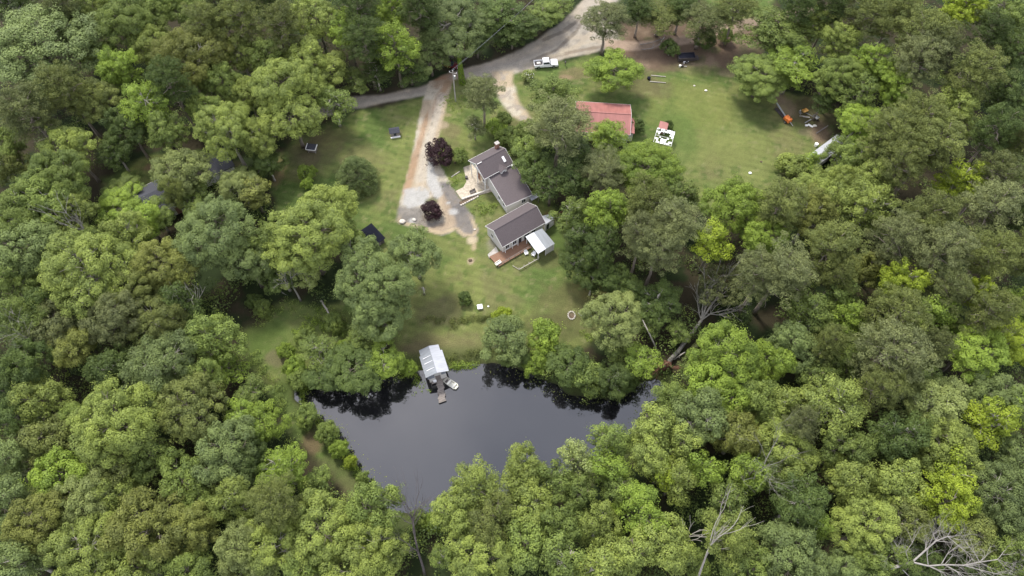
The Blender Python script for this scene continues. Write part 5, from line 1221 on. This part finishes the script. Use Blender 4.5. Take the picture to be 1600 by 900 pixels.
# big white fallen tree, bottom right, lying over the understorey
zt = 9.0
e = empty('dead_tree', at(1335, 925, 0), 0, 'huge bleached dead tree sprawling at the bottom right corner', 'dead tree'); Oe = at(1335, 925, 0)
def q3(px, py, z): return at(px, py, z) - Oe
m = MB(); m.tube([Vector((0, 0, 0)), q3(1352, 902, 6.0), q3(1390, 888, 9.0), q3(1425, 878, 10.5)], [.36, .31, .26, .22], 8); m.build('trunk', M['deadwood'], e, smooth=True)
m = MB(); rr = random.Random(77)
for pts, r_ in [([(1425, 878, 10.5), (1450, 884, 11), (1475, 882, 11.5), (1505, 883, 12), (1530, 878, 12.3), (1558, 874, 12.5)], .2),
                ([(1425, 878, 10.5), (1445, 860, 11.5), (1462, 845, 12), (1480, 838, 12.3), (1500, 855, 12.5)], .2),
                ([(1475, 882, 11.5), (1495, 893, 11.5), (1508, 905, 11)], .16), ([(1470, 882, 11.5), (1480, 865, 12.5), (1488, 858, 13)], .1),
                ([(1405, 884, 9.5), (1400, 868, 10.5), (1402, 855, 11)], .12), ([(1420, 878, 10.5), (1415, 862, 11.5), (1425, 848, 12)], .11),
                ([(1505, 883, 12), (1530, 890, 12), (1556, 896, 12)], .12), ([(1530, 878, 12.3), (1523, 865, 12.6), (1512, 852, 12.8)], .1),
                ([(1395, 886, 9.2), (1385, 878, 10), (1378, 868, 10.5)], .09), ([(1462, 845, 12), (1458, 835, 12.4), (1466, 828, 12.6)], .1),
                ([(1450, 884, 11), (1448, 868, 12), (1450, 856, 12.6)], .1), ([(1410, 890, 9.5), (1420, 900, 9), (1430, 912, 9)], .1)]:
    P3 = [q3(*p) for p in pts]; n = len(P3); m.tube(P3, [r_ * .72 * (1 - .6 * i / (n - 1)) for i in range(n)], 6, cap=False)
    for i in range(1, n):
        for _ in range(3):
            d = (P3[i] - P3[i - 1]).normalized() + Vector((rr.uniform(-1, 1), rr.uniform(-1, 1), rr.uniform(-.3, .7))) * .9
            dead(m, P3[i].copy(), d.normalized(), rr.uniform(1.2, 2.2), r_ * .22 + .008, 3, rr, .75, 4, .02)
m.build('branches', M['deadwood'], e, smooth=True)
# uprooted tree east of the lower lawn
fo = at(1040, 572); e = empty('fallen_tree', fo, 0, 'uprooted grey tree with red clay root plate east of lower lawn', 'fallen tree')
def f3(px, py, z): return at(px, py, z) - fo
rp_ = MB(); rp_.blob((-.3, -.2, .8), 1.5, (1.0, .6, .9), 5, 11); rp_.build('root_plate', M['clay'], e)
m = MB(); rr = random.Random(15)
for i in range(16):
    a = rr.uniform(0, 6.28); s0 = Vector((-.3, -.3, 1.2)); d = Vector((math.cos(a), -.4, math.sin(a))).normalized(); dead(m, s0 + d * .9, d, 1.6, .09, 1, rr, .8, 4)
m.build('roots', M['clay'], e)
m = MB(); tp = [f3(1042, 568, 1.0), f3(1060, 548, 1.3), f3(1078, 524, 1.8), f3(1096, 500, 2.4)]; m.tube(tp, [.45, .40, .34, .28], 8); m.build('trunk', M['twig'], e, smooth=True)
m = MB()
for a, b, c in [((1103, 480, 3.5), (1120, 455, 4.5), (1138, 432, 6)), ((1110, 490, 3), (1135, 484, 3.4), (1150, 480, 4)), ((1098, 478, 4), (1102, 455, 5.5), (1100, 430, 7)),
                ((1092, 490, 3), (1090, 474, 4.5), (1089, 460, 5.5)), ((1112, 474, 3.5), (1140, 450, 4.5), (1165, 430, 5.5)), ((1118, 468, 4), (1130, 440, 5.5), (1150, 415, 7)),
                ((1105, 470, 4), (1115, 440, 6), (1125, 410, 7.5)), ((1100, 490, 2.5), (1122, 492, 2.8), (1140, 488, 3))]:
    P3 = [tp[-1], f3(*a), f3(*b), f3(*c)]; m.tube(P3, [.17, .12, .08, .04], 6, cap=False)
    for i in (1, 2, 3):
        for _ in range(3):
            d = (P3[i] - P3[i - 1]).normalized() + Vector((rr.uniform(-1, 1), rr.uniform(-1, 1), rr.uniform(-.3, .6))) * .7; dead(m, P3[i].copy(), d.normalized(), 1.8, .06, 2, rr, .6, 4)
m.build('branches', M['twig'], e, smooth=True)
r_ = np.random.default_rng(3); Pn, Nn = [], []
for k in range(260):
    u = r_.random(); c = np.array(f3(1095 + 65 * r_.random(), 415 + 62 * r_.random(), 3 + 4 * r_.random())) if k < 215 else np.array(f3(1060 + 45 * u, 560 - 50 * u + 10, .8))
    p_, n_2 = clump(c, .55, 45, r_, .6); Pn.append(p_); Nn.append(n_2)
Pn = np.concatenate(Pn); Nn = np.concatenate(Nn); V_, F_ = leaves(Pn, Nn, .26 * r_.uniform(.6, 1.3, len(Pn)), r_)
link('wilted_leaves', np_mesh('wilted', V_, F_, [], tint=np.repeat(r_.random(len(Pn)), 4)), e, LEAF['grey'])
for k, (a, b, r0, lab) in enumerate([((1029, 553, .5), (1004, 500, 6), .16, 'slim pale trunk leaning left of the clay root plate'), ((1052, 562, .3), (1070, 550, 1.5), .14, 'short broken stem beside the clay root plate'),
                                     ((502, 470, 0), (517, 495, .5), .22, 'bare log lying in weeds below the dying tree'), ((663, 460, 0), (661, 449, 3), .25, 'grey snag under the big oak at lower lawn')]):
    o0 = at(*a); d = at(*b) - o0; mm = MB().tube([(0, 0, 0), d * .5 + Vector((.05, 0, .05)), d], [r0, r0 * .85, r0 * .6], 7)
    for j in range(3): mm.tube([d * (.4 + .2 * j), d * (.4 + .2 * j) + Vector((rr.uniform(-.6, .6), rr.uniform(-.6, .6), .4))], [.05, .02], 4)
    o = mm.build('broken_trunk', M['palebark'], smooth=True); o.location = o0; tag(o, lab, 'broken trunk')
o0 = at(1040, 60); mm = MB(); rr = random.Random(2)
for pts in ([(1002, 78, .1), (1018, 76, .3), (1030, 70, .5), (1038, 58, .8)], [(1000, 70, .1), (1020, 66, .2), (1034, 61, .4)], [(1018, 76, .3), (1022, 69, .6)]):
    P3 = [at(*p) - o0 for p in pts]; mm.tube(P3, [.07 + .05 * i / len(P3) for i in range(len(P3))], 5)
o = mm.build('fallen_branch', M['deadwood'], smooth=True); o.location = o0; tag(o, 'long bare fallen branch on the track under the pines', 'fallen branch')
# ivy clad trunk
iv = empty('ivy_tree', at(722.5, 131), 0, 'bare stem wrapped in bright ivy next to the utility pole', 'ivy-clad tree')
MB().tube([(0, 0, -.1), (0, 0, 4), (-.15, 0, 8), (-.3, 0.1, 10.5)], [.3, .25, .16, .07], 8).build('trunk', M['bark'], iv, smooth=True)
r_ = np.random.default_rng(8); n = 2600; z = 9.4 * r_.random(n) ** 1.1; a = r_.uniform(0, 6.28, n); rd_ = (.85 - .055 * z) * r_.uniform(.75, 1.05, n)
Pn = np.stack([np.cos(a) * rd_ - z * .03, np.sin(a) * rd_, z + .1], 1); Nn = np.stack([np.cos(a), np.sin(a), .6 + 0 * a], 1) + r_.normal(size=(n, 3)) * .4
V_, F_ = leaves(Pn, Nn, .26 * r_.uniform(.7, 1.3, n), r_); link('ivy_leaves', np_mesh('ivy', V_, F_, [], tint=np.repeat(r_.random(n), 4)), iv, LEAF['ivy'])
# flowers on the pale bush, as part of that bush
for o in bpy.data.objects:
    if o.get('label', '').startswith('pale flowering bush'):
        m = MB(); rr = random.Random(6)
        for k in range(40):
            a = rr.uniform(0, 6.28); b = rr.uniform(.1, 1.3); m.blob((2.6 * math.cos(a) * math.cos(b), 2.6 * math.sin(a) * math.cos(b), 2.35 + 2.4 * math.sin(b)), .15, seed=k, k=5)
        m.build('blossom', M['cream'], o); break

# ------------------------------------------------------------------ ground cover (stuff)
def scatter(name, pts, mat, rad, nl, size, seed, kind='stuff', hz=(.2, .8), label=None):
    r = np.random.default_rng(seed); P, N, S, T = [], [], [], []
    for (x, y, zb) in pts:
        rd = r.uniform(*rad); p_, n_2 = clump(np.array([x, y, zb + r.uniform(*hz) * rd]), rd, max(6, int(nl * (rd / rad[1]) ** 2)), r, .75, -.2)
        p_[:, 2] = np.maximum(p_[:, 2], zb + .03); P.append(p_); N.append(n_2); S.append(size * r.uniform(.6, 1.3, len(p_))); T.append(np.clip(r.uniform(.1, .9) + r.normal(0, .15, len(p_)), 0, 1))
    P = np.concatenate(P); V_, F_ = leaves(P, np.concatenate(N), np.concatenate(S), r)
    o = link(name, np_mesh(name, V_, F_, [], tint=np.repeat(np.concatenate(T), 4)), None, mat)
    tag(o, label, None, None, kind); return o
def ground_z(x, y):
    i = int(round((x - NX0) / ST)); j = int(round((y - NY0) / ST))
    return float(GZ[min(max(i, 0), nx - 1), min(max(j, 0), ny - 1)])
us = random.Random(12)
def forest_pts(n, margin=1.0):
    out = []
    while len(out) < n:
        px, py = us.uniform(-60, 1660), us.uniform(-30, 960); p = at(px, py)
        i = int(round((p.x - NX0) / ST)); j = int(round((p.y - NY0) / ST))
        if not (0 <= i < nx and 0 <= j < ny): continue
        if d_lawn[i, j] > -margin or d_pond[i, j] > -.8 or d_road[i, j] > -1.2 or d_straw[i, j] > -1 or d_track[i, j] > -1: continue
        if 1020 < px < 1110 and 400 < py < 520 and us.random() < .7: continue
        if (Vector((p.x, p.y, 0)) - hw.location).length < 9 or (Vector((p.x, p.y, 0)) - hw2.location).length < 5: continue
        out.append((p.x, p.y, float(GZ[i, j])))
    return out
scatter('undergrowth', forest_pts(2300), LEAF['dark'], (.8, 2.4), 130, .4, 1, hz=(.1, 1.8))
scatter('undergrowth', forest_pts(1100, .2), LEAF['mid'], (.6, 1.9), 120, .34, 2, hz=(.1, 2.2))
def along_px(pts, n, spread, z=0.0):
    out = []; 
    for _ in range(n):
        k = us.randrange(len(pts) - 1); t = us.random(); a, b = pts[k], pts[k + 1]
        px = a[0] + (b[0] - a[0]) * t + us.gauss(0, spread); py = a[1] + (b[1] - a[1]) * t + us.gauss(0, spread * .6); p = at(px, py); out.append((p.x, p.y, ground_z(p.x, p.y)))
    return out
bank = [(630, 572), (650, 566), (700, 562), (735, 560), (775, 562)]
pts = along_px([(700, 562), (725, 557), (750, 553), (775, 550)], 60, 5) + along_px([(705, 508), (735, 500), (770, 496)], 70, 5) + along_px([(660, 500), (700, 498)], 15, 6)
scatter('bank_weeds', pts, LEAF['olive'], (.3, .75), 60, .2, 5, hz=(.2, .7))
pts = along_px([(700, 571), (720, 569), (745, 567)], 30, 3) + along_px([(622, 585), (645, 575), (650, 590)], 24, 4) + along_px([(470, 600), (475, 640), (510, 668), (530, 700), (550, 730), (575, 758)], 110, 5) + along_px([(460, 520), (500, 500), (540, 520), (520, 560), (470, 560)], 90, 12)
scatter('bank_weeds', pts, LEAF['bright'], (.3, .9), 80, .24, 6, hz=(.2, .7))
pts = along_px([(695, 150), (712, 170), (735, 165), (725, 145)], 60, 7) + along_px([(742, 325), (752, 340), (762, 318), (775, 322)], 34, 5) + along_px([(700, 292), (712, 286), (722, 275), (705, 280)], 24, 4) + along_px([(905, 520), (930, 530)], 20, 5)
scatter('garden_weeds', pts, LEAF['bright'], (.2, .55), 45, .17, 7, hz=(.1, .5))
pts = along_px([(395, 510), (440, 480), (500, 480), (540, 500)], 60, 10) + along_px([(395, 560), (440, 620), (450, 660)], 60, 8) + along_px([(745, 300), (755, 330), (770, 325)], 20, 4)
scatter('meadow_weeds', pts, LEAF['mid'], (.25, .8), 50, .22, 8, hz=(.1, .5))
pts = [(at(px, py, WATER_Z).x, at(px, py, WATER_Z).y, WATER_Z) for px, py in [(650 + us.gauss(0, 6), 600 + us.gauss(0, 6)) for _ in range(10)] + [(662, 606), (668, 608), (660, 612), (672, 612), (655, 590), (662, 604)]]
scatter('water_weeds', pts, LEAF['bright'], (.2, .6), 22, .22, 9, hz=(.0, .3))

n = 900; r_ = np.random.default_rng(31); Pd = []
for _ in range(n):
    k = r_.integers(len(POND)); a, b = POND[k], POND[(k + 1) % len(POND)]; t = r_.random(); p = a.lerp(b, t)
    cx, cy = 0, 42; d = Vector((cx - p.x, cy - p.y, 0)); d = d.normalized() * abs(r_.normal(0, 1.1)); Pd.append((p.x + d.x + r_.normal(0, .3), p.y + d.y + r_.normal(0, .3), WATER_Z + .012))
Pd = np.array(Pd); V_, F_ = leaves(Pd, np.tile([0, 0, 1.0], (n, 1)), r_.uniform(.08, .3, n), r_); V_[:, 2] = WATER_Z + .012 + r_.uniform(0, .01, len(V_)).repeat(1)
o = link('floating_leaves', np_mesh('floating', V_, F_, [], tint=np.repeat(r_.random(n), 4)), None, LEAF['olive']); tag(o, kind='stuff')

#print('LEAF FACES', sum(len(v['crown'].polygons) for L in VAR.values() for v in L))
